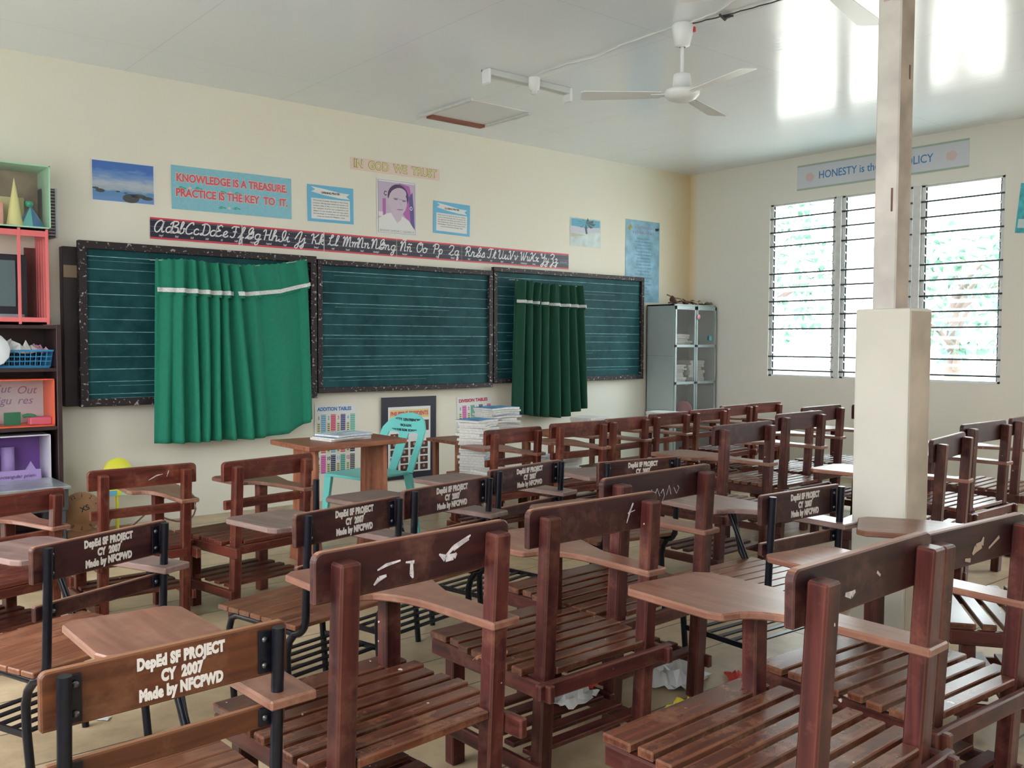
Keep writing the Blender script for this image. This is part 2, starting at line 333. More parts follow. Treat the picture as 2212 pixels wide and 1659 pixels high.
# ------------------------------------------------------------------ outdoors
GRD = mat('sunlit_yard', (.50, .50, .44), .9, noise=.2, nscale=.8)
struct(MB().box((-60, -60, -.5), (60, 60, -.35), GRD, 0).obj('ground'))
LEAF = mat('leaf_green', (.10, .22, .16), .6, noise=.3, nscale=3)
BARK = mat('bark', (.16, .13, .12), .9)
def tree(x, y, h, cr, n, lab, seed):
    rnd = random.Random(seed); root = empty('tree', (x, y, -.35)); tag(root, lab, 'tree')
    t = MB(); t.tube([(0, 0, 0), (.1, .1, h*.35), (-.05, .05, h*.6), (.1, 0, h*.9)], [.18, .14, .10, .04], BARK, 8)
    for k in range(6):
        a = rnd.uniform(0, 6.28); z = h*rnd.uniform(.35, .75); r = cr*rnd.uniform(.6, 1)
        t.tube([(0, 0, z), (math.cos(a)*r*.5, math.sin(a)*r*.5, z+h*.1), (math.cos(a)*r, math.sin(a)*r, z+h*.16)], [.07, .04, .015], BARK, 6)
    t.obj('trunk', root); c = MB()
    for k in range(n):
        while True:
            p = Vector((rnd.uniform(-1, 1), rnd.uniform(-1, 1), rnd.uniform(-1, 1)))
            if .25 < p.length < 1: break
        p = Vector((p.x*cr, p.y*cr, h*.72+p.z*h*.36)); R = Matrix.Rotation(rnd.uniform(0, 6.28), 4, 'Z') @ Matrix.Rotation(rnd.uniform(-1.2, 1.2), 4, 'X')
        s = rnd.uniform(.10, .22); c.add([(0, -s, 0), (s*.4, 0, .02), (0, s, 0), (-s*.4, 0, .02)], [[0, 1, 2, 3]], LEAF, Matrix.Translation(p) @ R)
    c.obj('foliage', root)
tree(7.5, 4.2, 4.5, 1.6, 700, 'leafy tree outside the leftmost window bay', 3)
tree(8.2, .6, 3.6, 1.3, 500, 'small tree outside behind the wooden post', 5)
tree(10.5, -1.6, 4.0, 1.2, 400, 'slender tree outside the right-hand window bay', 8)
# ------------------------------------------------------------------ column and post
COLM = mat('column_render', (.56, .55, .49), .85, noise=.06, nscale=2.5, bump=.2)
POSTW = mat('whitewashed_post', (.52, .50, .475), .7, noise=.14, nscale=7, bump=.35)
BROWN_FACE = mat('brown_render', (.40, .34, .27), .85, noise=.22, nscale=4, bump=.2)
struct(MB().box((-4.787, -5.115, 0), (-4.59, -4.865, 1.514), COLM, .012, seg=2).box((-4.774, -5.1165, .0), (-4.603, -5.1145, 1.502), BROWN_FACE, 0).obj('wall_column'))  # thin darker brown slab covers the column's whole right-hand face
STAIN = mat('rust_stain', (.13, .065, .05), .8)
pb = MB(); a = at(1900, 650, 'y', -5.04); pb.box((-4.775, -5.04, 1.505), (-4.655, -4.935, H), POSTW, .006); pb.box((-4.768, -5.0412, 1.51), (-4.662, -5.0395, H-.002), mat('brown_post_face', (.36, .29, .24), .75, noise=.25, nscale=6), 0)  # thin darker brown slab on the post's right-hand face
po = pb.obj('wooden_post'); tag(po, 'whitewashed square wooden post standing on the concrete pedestal', 'post')
k_ = MB(); k_.box((-4.777, -5.02, 1.93), (-4.7745, -5.012, 2.03), STAIN, 0); k_.box((-4.777, -5.0, 2.83), (-4.7745, -4.96, 2.88), mat('bare_patch', (.50, .36, .30), .8), 0)
k_.box((-4.70, -5.043, 2.50), (-4.69, -5.0405, 2.56), STAIN, 0); k_.obj('stain', po)
# ================================================================== ARMCHAIRS
def round_plank(w, h, r=.022, n=5, taper=0):
    """outline of a back plank, rounded top corners, in XZ"""
    p = [(-w/2, 0), (w/2, 0)]
    for i in range(n+1): a = PI/2*i/n; p.append((w/2-r+r*math.cos(a), h-r+r*math.sin(a)))
    for i in range(n+1): a = PI/2+PI/2*i/n; p.append((-w/2+r+r*math.cos(a), h-r+r*math.sin(a)))
    return p
RX = Matrix.Rotation(PI/2, 4, 'X')   # XY outline -> XZ, thickness along -Y
def tablet_outline(xi, xo, y0, ya, yf, xl, xr):
    """writing tablet with its arm: arm from y0 forward, concave inner edge, board from ya to yf"""
    p = [(xi, y0), (xo, y0), (xo+.012, ya*.6), (xr, ya+.06), (xr+.005, yf-.07), (xr-.03, yf-.03), (xl+.035, yf), (xl, yf-.03), (xl-.012, ya+.05), (xl, ya+.012), (xl+.03, ya)]
    n = 7
    for i in range(1, n+1):
        t = i/n; a = t*PI/2
        p.append((xl+.03+(xi-xl-.03)*math.sin(a), ya-(ya*.52)*(1-math.cos(a))))
    return p
def wood_chair(kind):
    """W: big maroon armchair; S: smaller reddish one with a second back rail"""
    w, zt, ph, zs = (.575, .895, .112, .43) if kind == 'W' else (.52, .80, .098, .40)
    M_ = WD if kind == 'W' else WR; px = w/2-.062; pw, pd = (.052, .046) if kind == 'W' else (.046, .042)
    za = .655 if kind == 'W' else .625
    root = empty('wooden_armchair')
    for sgn in (-1, 1):   # rear posts
        b = MB(); b.beam((sgn*px, .012, 0), (sgn*px, -.030, zt-.022), pw, pd, M_['z'], .005, up=(0, 1, 0)); b.obj('rear_post', root)
    b = MB(); b.prism(round_plank(w, ph), 0, .022, WB['x'] if kind == 'W' else M_['x'], .003, Matrix.Translation((0, .018, zt-ph)) @ RX); b.obj('backrest', root)
    if kind == 'S': MB().box((-w/2+.01, -.005, .56), (w/2-.01, .018, .605), M_['x']).obj('back_rail', root)
    # seat of slats
    b = MB(); sd = .50 if kind == 'W' else .44; sw = w/2-.005; rnd = random.Random(4 if kind == 'W' else 9)
    n_, g = (7, .019) if kind == 'W' else (6, .010); fw = .085 if kind == 'W' else .075; pit = (sd-fw-.03)/(n_-1)
    y = .025
    for i in range(n_):
        d = fw if i == n_-1 else pit-g
        e0, e1 = rnd.uniform(-.012, .008), rnd.uniform(-.008, .012)
        b.box((-sw+e0, y, zs-.022), (sw+e1, y+d, zs+rnd.uniform(-.001, .001)), WS['x'] if kind == 'W' else M_['x'], .003); y += pit
    b.box((-px+.03, -.03, zs-.022), (px-.03, .012, zs), WS['x'] if kind == 'W' else M_['x'], .003)
    b.obj('seat', root)
    for sgn in (-1, 1):
        b = MB(); xx = sgn*(px+pw/2+.014)
        b.box((xx-.012, -.085, zs-.075), (xx+.012, sd-.01, zs-.024), M_['y'], .004); b.obj('side_rail', root)
        b = MB(); yl = sd-.075; xf = sgn*(px-.0) if kind == 'W' else sgn*px
        b.box((xf-.027, yl-.022, 0), (xf+.027, yl+.022, za-.021 if sgn > 0 else zs-.024), M_['z'], .004); b.obj('front_leg', root)
        b = MB(); b.box((sgn*(px+pw/2+.012)-.010, -.03, .11), (sgn*(px+pw/2+.012)+.010, sd-.03, .155), M_['y'], .003); b.obj('stretcher', root)
    b = MB(); b.box((-w/2-.01, -.066, zs-.07), (w/2+.01, -.044, zs-.022), M_['x'], .004) if kind == 'W' else b.box((-px, -.03, zs-.07), (px, -.01, zs-.025), M_['x'], .003)
    b.obj('rear_rail', root)
    b = MB(); b.box((-px, sd-.06, zs-.075), (px, sd-.04, zs-.024), M_['x'], .003); b.obj('front_rail', root)
    b = MB()
    for i in range(5): b.box((-w/2+.04, .02+i*.085, .16), (w/2-.04, .065+i*.085, .175), M_['x'], .002)
    b.obj('book_rack', root)
    b = MB(); o = tablet_outline(px-.035, px+.058, -.05, .40 if kind == 'W' else .36, .755 if kind == 'W' else .66, .065, .385 if kind == 'W' else .34)
    b.prism(o, za-.021, za, WT['y'], .004); b.obj('writing_tablet', root)
    return root
def stencil(parent, w, zt, ph, faded=0):
    T = Matrix.Translation((.015, -.0012, zt-ph/2)) @ RX
    lines = [('DepEd SF PROJECT', .030), ('CY  2007', -.002), ('Made by NFCPWD', -.033)]
    if faded: lines = [('DepEd SF PROJECT', .030), (' Y  2007', -.002), ('Made by NFC  WD', -.033)]
    bm_objs = []
    for s, dz in lines: bm_objs.append(text(s, .031, WHITE_INK, 'stencil', None, Matrix.Translation((.015, -.0012, zt-ph/2+dz)) @ RX, bold=.0021, sx=.66, depth=.0004, space=1.08))
    # stencil bridges: every glyph is cut by narrow vertical gaps
    v = []; f = []
    for o in bm_objs:
        k = len(v); v += [tuple(a.co) for a in o.data.vertices]; f += [[k+i for i in p.vertices] for p in o.data.polygons]
        me = o.data; bpy.data.objects.remove(o); bpy.data.meshes.remove(me)
    me = bpy.data.meshes.new('stencil_lettering'); me.from_pydata(v, [], f); me.materials.append(WHITE_INK)
    o = bpy.data.objects.new('stencil_lettering', me); COL.objects.link(o); o.parent = parent; o['label'] = 'white stencilled lettering'
    return o
def tube_chair(pl=None):
    pl = pl or WB
    w, zt, ph, zs = .50, .785, .112, .41; px = w/2-.034; root = empty('tube_armchair')
    for sgn in (-1, 1):
        b = MB(); pts = [(sgn*px, -.028, zt-.004), (sgn*px, -.012, zs+.03)]
        for i in range(1, 7): a = i/6*PI/2; pts.append((sgn*px, .045-.057*math.cos(a), zs+.03-.065*math.sin(a)-.005))
        pts += [(sgn*px, .075, zs-.075), (sgn*px, .088, zs-.12), (sgn*px, .085, .2), (sgn*px, .06, 0)]
        b.tube(pts, .0135, TUBE, 12); b.obj('rear_leg', root)
        b = MB(); b.tube([(sgn*px, .05, zs-.04), (sgn*px, .20, zs-.036), (sgn*px, .36, zs-.036), (sgn*px, .395, zs-.05), (sgn*px, .41, zs-.09), (sgn*px, .40, .2), (sgn*px, .38, 0)], .0125, TUBE, 10); b.obj('front_leg', root)
        for nm, z0, z1 in (('mounting_tab', zt-ph+.008, zt-.012), ('mounting_tab', .565, .605)):
            b = MB(); b.box((sgn*(px-.022)-.014, -.010, z0), (sgn*(px-.022)+.014, -.004, z1), TUBE, .001)
            o = b.obj(nm, root)
            for z in ((z0+.018, z1-.018) if z1-z0 > .06 else ((z0+z1)/2,)):
                c = MB(); c.lathe([(0, 0), (.006, .001), (.007, .004), (.007, .006)], BOLT, n=10, T=Matrix.Translation((sgn*(px-.024), -.0165, z)) @ Matrix.Rotation(-PI/2, 4, 'X')); c.obj('bolt', o)
    b = MB(); b.prism(round_plank(w, ph, .014), 0, .020, pl['x'], .003, Matrix.Translation((0, .017, zt-ph)) @ RX); bk = b.obj('backrest', root)
    stencil_mesh = stencil(bk, w, zt, ph); stencil_mesh.location.y = -.0024
    MB().prism(round_plank(w-.01, .048, .008), 0, .018, pl['x'], .003, Matrix.Translation((0, .015, .56)) @ RX).obj('back_rail', root)
    b = MB(); y = .005
    for i in range(7): b.box((-.25, y, zs-.018), (.25, y+.056, zs), WO['x'], .003); y += .062
    b.obj('seat', root)
    b = MB()
    for yy in (.06, .36): b.box((-px, yy-.012, zs-.026), (px, yy+.012, zs-.020), TUBE, 0)
    b.tube([(-px, .385, zs-.045), (px, .385, zs-.045)], .0115, TUBE, 10); b.obj('seat_frame', root)
    b = MB()
    for sgn in (-1, 1): b.box((sgn*px-.004, .07, .185), (sgn*px+.004, .40, .205), TUBE, 0)
    for i in range(5): b.box((-px, .10+i*.062, .19), (px, .122+i*.062, .196), TUBE, 0)
    b.obj('book_rack', root)
    b = MB(); b.box((px-.012, .03, .60), (px+.014, .05, .625), TUBE, .001); b.tube([(px, .40, zs-.06), (px+.005, .47, zs+.02), (px-.01, .50, .60), (px-.01, .50, .612)], .012, TUBE, 10)
    b.tube([(px-.02, .52, .612), (px, .405, zs-.06)], .011, TUBE, 8); b.box((px-.02, -.01, .612), (px+.02, .74, .618), TUBE, 0); b.obj('tablet_bracket', root)
    b = MB(); o = tablet_outline(.175, .285, -.07, .43, .79, .02, .325); b.prism(o, .618, .640, WG['y'] if pl is WB else WT['y'], .004); b.obj('writing_tablet', root)
    return root
protoW, protoS, protoD = wood_chair('W'), wood_chair('S'), tube_chair()
used = {'W': 0, 'S': 0, 'D': 0}; PR = {'W': protoW, 'S': protoS, 'D': protoD}; ZT = {'W': .895, 'S': .80, 'D': .785}; WT0 = {'W': .575, 'S': .52, 'D': .50}
G1 = 'school armchairs set out in rows across the classroom floor'
CHAIRS = {}
def chair(key, kind, x, y, rot, label, w=None, z=None):
    if used[kind] == 0: o = PR[kind]
    else: o = tree_copy(PR[kind])
    used[kind] += 1
    o.location = (x, y, 0); o.rotation_euler = (0, 0, math.radians(rot))
    sw = (w/WT0[kind]) if w else 1; sz = (z/ZT[kind]) if z else 1
    o.scale = (sw, (sw+1)/2, sz); tag(o, label, 'chair', G1); CHAIRS[key] = o
    return o
def part(o, name): return next(c for c in kids(o) if c.name.split('.')[0] == name)
chair('D2', 'D', -7.737, -4.053, 22.8, 'stencilled tube armchair turned leftward at the left picture edge, grey tablet past its pole', .49, .766)
chair('D3', 'D', -6.946, -4.190, 12.8, 'tube armchair with stencilled plank, leftmost of the four standing shoulder to shoulder mid-room')
chair('D4', 'D', -6.395, -4.02, 12.3, 'tube armchair with faded stencil, second from left in the mid-room stencilled row', .525, .79)
chair('D5', 'D', -5.77, -3.78, 10.2, 'tube armchair with stencilled plank, third from left in the mid-room stencilled row', .535, .787)
chair('D6', 'D', -5.251, -4.018, -8.6, 'stencilled tube armchair, rightmost of the mid-room row, partly behind the scribbled wooden chair', .506, .797)
chair('D7', 'D', -5.445, -5.035, -2.8, 'tube armchair with stencilled plank standing just left of the concrete pedestal', .505, .796)
chair('W1', 'W', -7.364, -5.239, 4.4, 'big maroon wooden armchair with white paint smears across its backrest, front centre', .58, .905)
chair('W2', 'W', -6.62, -5.085, 0.8, 'big maroon wooden armchair right of the paint-smeared one, brown dry leaf on its seat', .552, .888)
chair('W3', 'W', -6.035, -4.825, 3, 'maroon wooden armchair with chalk scribbles on its backrest, behind the leaf-strewn chair', .625, .897)
chair('W4', 'W', -6.754, -6.032, 1.6, 'biggest maroon armchair at front right, wide tawny tablet reaching left of its post', .587, .925)
chair('W5', 'W', -6.052, -5.949, -2.6, 'maroon armchair with peeling paint on its backrest, at the lower right picture edge', .57, .88)
chair('R1', 'W', -4.99, -5.88, 35, 'maroon armchair turned aslant right of the pedestal, seat slats shining, backrest out of frame')
chair('W11', 'W', -4.193, -3.851, 2.5, 'maroon armchair, leftmost of the three tall backs left of the pedestal', .58, .905)
chair('b', 'W', -3.132, -3.533, 2.6, 'maroon armchair, middle one of the three tall backs left of the pedestal', .577, .90)
chair('c', 'W', -2.433, -3.267, 3.6, 'maroon armchair, rightmost of the three tall backs left of the pedestal', .577, .90)
chair('e', 'W', -1.79, -3.30, 3, 'maroon armchair almost hidden behind the pedestal, only its left post showing', .577, .90)
chair('k', 'W', -3.92, -4.895, 10, 'maroon armchair immediately right of the pedestal, glossy tablet and seat', .58, .90)
chair('l', 'W', -3.058, -4.702, .4, 'maroon armchair behind the one immediately right of the pedestal', .58, .91)
chair('m', 'W', -2.13, -4.575, 3, 'maroon armchair at the right picture edge beyond the pedestal, only its left post showing')
chair('W0', 'S', -7.746, -2.783, 18, 'worn reddish armchair cut by the left picture edge, in front of the foil-lined table', .48, .72)
chair('W6', 'S', -7.145, -2.604, 0.9, 'reddish armchair with pale scratches under the big green curtain', .503, .767)
chair('W7', 'S', -6.56, -2.71, 10, 'reddish armchair between the big curtain and the teacher desk, empty grey slatted seat', .535, .777)
chair('W8', 'S', -4.678, -2.380, 3.6, 'orange-brown armchair directly in front of the tall pile of books', .517, .793)
chair('W10', 'S', -4.178, -2.484, -1.5, 'orange-brown armchair under the small curtain, second from left in the far row', .527, .816)
chair('j', 'S', -3.486, -2.279, 5.8, 'brown armchair third from left in the far row, below the loose white papers')
chair('i', 'S', -2.86, -2.16, 4, 'brown armchair fourth from left in the far row, in front of the grey cabinet', .52, .80)
chair('h', 'S', -2.263, -2.074, 3.7, 'brown armchair third from right in the far row, by the cabinet front')
chair('g', 'S', -1.640, -1.904, 6, 'brown armchair second from right in the far row')
chair('f', 'S', -1.119, -1.853, 0.2, 'brown armchair rightmost in the far row, nearest the louvred windows')
# the front-left chair has browner planks of its own
d1 = tube_chair(WL); d1.name = 'tube_armchair'; d1.location = (-7.947, -5.243, 0); d1.rotation_euler = (0, 0, math.radians(3)); d1.scale = (.978, 1, .975)
tag(d1, 'nearest tube armchair, lighter brown plank, cut by the bottom edge at lower left', 'chair', G1); CHAIRS['D1'] = d1
def paint_marks(ch, strokes, m, lab, r=.004):
    """dabs of paint on the rear face of a backrest: thin raised strokes"""
    bk = part(CHAIRS[ch], 'backrest'); b = MB()
    for st in strokes:
        n = len(st)
        for i in range(n-1):
            (x0, z0), (x1, z1) = st[i][:2], st[i+1][:2]; w0 = st[i][2] if len(st[i]) > 2 else r; w1 = st[i+1][2] if len(st[i+1]) > 2 else r
            d = Vector((x1-x0, z1-z0)); nrm = Vector((-d.y, d.x)).normalized()
            b.add([(x0-nrm.x*w0, -.0052, z0-nrm.y*w0), (x1-nrm.x*w1, -.0052, z1-nrm.y*w1), (x1+nrm.x*w1, -.0052, z1+nrm.y*w1), (x0+nrm.x*w0, -.0052, z0+nrm.y*w0)], [[0, 1, 2, 3]], m)
    o = b.obj('paint_mark', bk); o['label'] = lab; return o
_p = MB(); _p.tube([(.0, .805, .06), (.0, .80, .72)], .0145, TUBE, 12); _p.obj('support_post', CHAIRS['D4'])
zz = .895-.112
_r = part(CHAIRS['W1'], 'rear_rail'); bpy.data.objects.remove(_r)
paint_marks('W1', [[(-.135, zz+.018, .002), (-.12, zz+.03, .006), (-.10, zz+.034, .003)], [(-.125, zz+.05, .002), (-.10, zz+.058, .004), (-.06, zz+.062, .002)], [(-.045, zz+.055, .002), (-.02, zz+.052, .004)], [(-.028, zz+.052, .004), (-.028, zz+.025, .006), (-.024, zz+.015, .002)],
    [(.055, zz+.058, .002), (.075, zz+.045, .009), (.10, zz+.045, .008), (.11, zz+.052, .003)], [(.075, zz+.05, .003), (.10, zz+.068, .005), (.145, zz+.085, .004), (.155, zz+.09, .002)], [(.10, zz+.06, .002), (.135, zz+.078, .005), (.15, zz+.080, .002)]], CHALK, 'white paint smears')
paint_marks('W2', [[(.135, zz+.025, .0015), (.15, zz+.06, .004), (.165, zz+.085, .003)], [(.14, zz+.055, .002), (.175, zz+.062, .001)]], CHALK, 'pale scratches', .002)
paint_marks('W3', [[(-.05, zz+.05), (-.035, zz+.02), (-.02, zz+.05), (-.005, zz+.02)], [(.0, zz+.03), (.012, zz+.045), (.02, zz+.02), (.008, zz+.0)], [(.03, zz+.02), (.045, zz+.055), (.055, zz+.02)], [(.07, zz+.045), (.085, zz+.02), (.10, zz+.04), (.09, zz+.05)]], CHALK, 'chalk scribbles', .0013)
paint_marks('W4', [[(-.10, zz+.035, .004), (-.075, zz+.030, .008), (-.06, zz+.036, .003)], [(.03, zz+.06, .003), (.045, zz+.05, .003)]], CHALK, 'chipped paint')
paint_marks('W5', [[(-.02, zz+.03, .004), (.0, zz+.045, .012), (.03, zz+.05, .010), (.04, zz+.07, .003)], [(-.06, zz+.02, .004), (-.03, zz+.015, .006)], [(.07, zz+.035, .003), (.13, zz+.06, .005)]], mat('bare_wood_chip', (.42, .33, .27), .7), 'peeled patches')
paint_marks('W6', [[(.02, .80-.098+.03, .001), (.06, .80-.098+.05, .003), (.09, .80-.098+.055, .001)], [(.11, .80-.098+.04, .001), (.12, .80-.098+.07, .002)]], CHALK, 'white scratches')
# ================================================================== FRONT WALL: BOARDS AND CURTAINS
def board_mats():
    m, n, l, b = new_mat('green_board'); b.inputs['Roughness'].default_value = .55; b.inputs['Specular IOR Level'].default_value = .15
    g = n.new('ShaderNodeNewGeometry'); x = n.new('ShaderNodeTexNoise'); x.inputs['Scale'].default_value = 3.5; x.inputs['Detail'].default_value = 7; x.inputs['Roughness'].default_value = .7; l.new(g.outputs['Position'], x.inputs['Vector'])
    r = n.new('ShaderNodeValToRGB'); l.new(x.outputs['Fac'], r.inputs[0]); r.color_ramp.elements[0].position = .35; r.color_ramp.elements[0].color = (.003, .040, .050, 1); r.color_ramp.elements[1].position = .75; r.color_ramp.elements[1].color = (.020, .095, .105, 1)
    l.new(r.outputs[0], b.inputs['Base Color'])
    m2, n, l, b = new_mat('splattered_board_frame'); b.inputs['Roughness'].default_value = .6
    g = n.new('ShaderNodeNewGeometry'); x = n.new('ShaderNodeTexNoise'); x.inputs['Scale'].default_value = 45; x.inputs['Detail'].default_value = 4; l.new(g.outputs['Position'], x.inputs['Vector'])
    r = n.new('ShaderNodeValToRGB'); r.color_ramp.interpolation = 'LINEAR'; l.new(x.outputs['Fac'], r.inputs[0]); e = r.color_ramp.elements
    e[0].position = .60; e[0].color = (.012, .005, .009, 1); e[1].position = .68; e[1].color = (.40, .36, .36, 1)
    l.new(r.outputs[0], b.inputs['Base Color']); return m, m2
GREEN, BFR = board_mats()
LINE = mat('chalk_line_blue', (.20, .44, .46), .8, noise=.5, nscale=14)
def board(px0, py0, px1, py1, pyb0, pyb1, y, lab, steps, frame=.05):
    a, b_ = at(px0, py0, 'y', y), at(px1, py1, 'y', y); c, d = at(px0, pyb0, 'y', y), at(px1, pyb1, 'y', y)
    x0, x1, z1, z0 = a.x, b_.x, (a.z+b_.z)/2, (c.z+d.z)/2
    root = empty('chalkboard', ((x0+x1)/2, y, z0)); tag(root, lab, 'chalkboard'); L = Matrix.Translation((-(x0+x1)/2, -y, -z0))
    p = MB(); p.box((x0+frame*.6, y+.012, z0+.02), (x1-frame*.6, y+.025, z1-.02), GREEN, 0, L); k = 0; z = z1-frame-.05; rnd = random.Random(int(px0))
    while z > z0+frame+.02:
        t = .0016 if k % 3 else .0022; p.box((x0+frame, y+.0105, z-t), (x1-frame, y+.0115, z+t), LINE, 0, L)
        if rnd.random() < .45: p.box((x0+frame+rnd.uniform(0, .2), y+.0105, z-.03), (x1-frame-rnd.uniform(.1, .9), y+.0115, z-.0285), LINE, 0, L)
        z -= steps; k += 1
    p.obj('writing_surface', root)
    for nm, q0, q1 in (('frame_rail', (x0, z1-frame), (x1, z1)), ('frame_rail', (x0, z0), (x1, z0+frame)), ('frame_rail', (x0, z0+frame), (x0+frame, z1-frame)), ('frame_rail', (x1-frame, z0+frame), (x1, z1-frame))):
        MB().box((q0[0], y-.018, q0[1]), (q1[0], y+.03, q1[1]), BFR, .003, L).obj(nm, root)
    st = MB()
    for xx in (x0+.3, x1-.3): st.box((xx-.03, y+.031, z0+.1), (xx+.03, -.001, z1-.1), BFR, 0, L)
    st.obj('backing_batten', root); return root
board(167, 516, 682, 556, 884, 856, -.12, 'large green chalkboard with ruled lines at the left of the row, big curtain over it', .089, .055)
board(684, 562, 1063, 583, 853, 833, -.10, 'middle green chalkboard with ruled lines, uncovered, above the desk', .089, .045)
board(1065, 583, 1390, 594, 829, 817, -.075, 'right green chalkboard with ruled lines behind the small curtain, beside the grey cabinet', .089, .045)
ob = MB(); a = at(131, 532, 'y', -.05); b_ = at(176, 535, 'y', -.05); c = at(133, 878, 'y', -.05)
DK = mat('nearly_black_wood', (.014, .010, .016), .5, noise=.5, nscale=8)
ob.box((a.x, -.085, c.z), (b_.x, -.002, a.z), DK, .004); o = ob.obj('wall_box'); tag(o, 'tall narrow dark wooden box behind the left end of the chalkboard', 'box')
t_ = MB(); e = at(137, 572, 'y', -.09); f_ = at(167, 600, 'y', -.09); t_.box((a.x+.005, -.092, f_.z), (f_.x, -.086, e.z), mat('tan_tape', (.22, .17, .11), .7), 0); t_.obj('cross_batten', o)['label'] = 'pale tan cross batten'
CURT = mat('green_cloth', (.008, .19, .12), .85, noise=.07, nscale=35, bump=.1)
CURT_SHADE = mat('shaded_green_cloth', (.004, .062, .036), .85, noise=.07, nscale=35, bump=.1)  # the green cloth darkened: the small curtain's shade is put into its colour
LACE = mat('white_lace', (.62, .64, .66), .9, noise=.25, nscale=120)
def curtain(top, bot, lace, y, m, folds, lab, seed):
    """top/bot/lace: pixel polylines of edges seen in the photo, laid on the hanging plane y"""
    def interp(poly, u):
        n = len(poly)-1; i = min(int(u*n), n-1); t = u*n-i; return poly[i].lerp(poly[i+1], t)
    T = [at(*p, 'y', y) for p in top]; B = [at(*p, 'y', y) for p in bot]; Lc = [at(*p, 'y', y) for p in lace]
    root = empty('curtain', (T[0].x, y, B[0].z)); tag(root, lab, 'curtain'); R0 = Matrix.Translation((-T[0].x, -y, -B[0].z))
    NU, NV = 220, 36; rnd = random.Random(seed)
    def fold(u, v):   # folds: list of (centre, half width, depth)
        d = 0
        for c, h, a in folds:
            t = (u-c-.012*math.sin(v*3+c*20))/h
            if abs(t) < 1: d += 1.9*a*(math.cos(t*PI)+1)/2*(.55+.45*v)
        d += .004*math.sin(u*95+2*math.sin(u*31))*(1-v)**3*1.6
        return d
    vs = []; fs = []
    for j in range(NV+1):
        v = j/NV
        for i in range(NU+1):
            u = i/NU; p = interp(T, u).lerp(interp(B, u), v); vs.append((p.x, y-fold(u, v), p.z))
    for j in range(NV):
        for i in range(NU): a = j*(NU+1)+i; fs.append([a, a+1, a+NU+2, a+NU+1])
    cl = MB(); cl.add(vs, fs, m, R0, True); c = cl.obj('curtain_cloth', root); s = c.modifiers.new('thick', 'SOLIDIFY'); s.thickness = .002
    # valance: a second short layer ending under the lace
    vs = []; fs = []; n2 = 8
    for j in range(n2+1):
        v = j/n2
        for i in range(NU+1):
            u = i/NU; t = interp(T, u); q = interp(Lc, u); p = t.lerp(q, v*1.12); t.z += .012*(.5+.5*math.sin(u*150)) if j == 0 else 0
            vs.append((p.x, y-.006-.010*v-fold(u, v*.25), p.z+(.006*math.sin(u*170) if j == 0 else 0)))
    for j in range(n2):
        for i in range(NU): a = j*(NU+1)+i; fs.append([a, a+1, a+NU+2, a+NU+1])
    va = MB(); va.add(vs, fs, m, R0, True); vo = va.obj('valance', root)
    vs = []; fs = []
    for j in (0, 1):
        for i in range(NU+1):
            u = i/NU; t = interp(T, u); q = interp(Lc, u); v = .86+.13*j; p = t.lerp(q, v*1.12*.93); vs.append((p.x, y-.030-fold(u, v*.25), p.z))
    for i in range(NU): fs.append([i, i+1, i+NU+2, i+NU+1])
    lo = MB(); lo.add(vs, fs, LACE, R0, True); o = lo.obj('lace_trim', vo); o['label'] = 'white lace trim'
    st = MB(); P_ = [interp(T, u/10)-Vector((0, .004, .006)) for u in range(11)]; yb = -.13 if seed == 2 else -.085
    P_ = [Vector((P_[0].x-.01, yb, P_[0].z+.004))]+P_+[Vector((P_[-1].x+.01, yb, P_[-1].z+.004))]; st.tube([R0 @ q for q in P_], .003, CHALK, 6); st.obj('curtain_string', root)
    return root
curtain([(335, 560), (400, 561), (460, 569), (520, 573), (590, 571), (662, 560)], [(333, 958), (395, 957), (470, 950), (545, 947), (620, 936), (675, 905)], [(337, 628), (400, 631), (465, 636), (530, 638), (600, 632), (667, 616)], -.20, CURT,
        [(.09, .055, .02), (.17, .05, .045), (.255, .035, .05), (.32, .045, .05), (.40, .035, .055), (.475, .04, .05), (.56, .045, .055), (.64, .05, .035), (.78, .11, .018), (.96, .035, .03)], 'large green pleated curtain with a white lace band over the left chalkboard', 2)
curtain([(1112, 603), (1160, 612), (1205, 616), (1256, 618)], [(1104, 892), (1150, 899), (1205, 902), (1262, 878)], [(1112, 652), (1150, 656), (1205, 661), (1258, 664)], -.16, CURT_SHADE,
        [(.10, .06, .05), (.21, .055, .06), (.33, .05, .055), (.45, .06, .06), (.60, .07, .055), (.74, .05, .06), (.86, .05, .05), (.96, .035, .05)], 'small green pleated curtain darkened for shade, with a white lace band over the right chalkboard', 5)
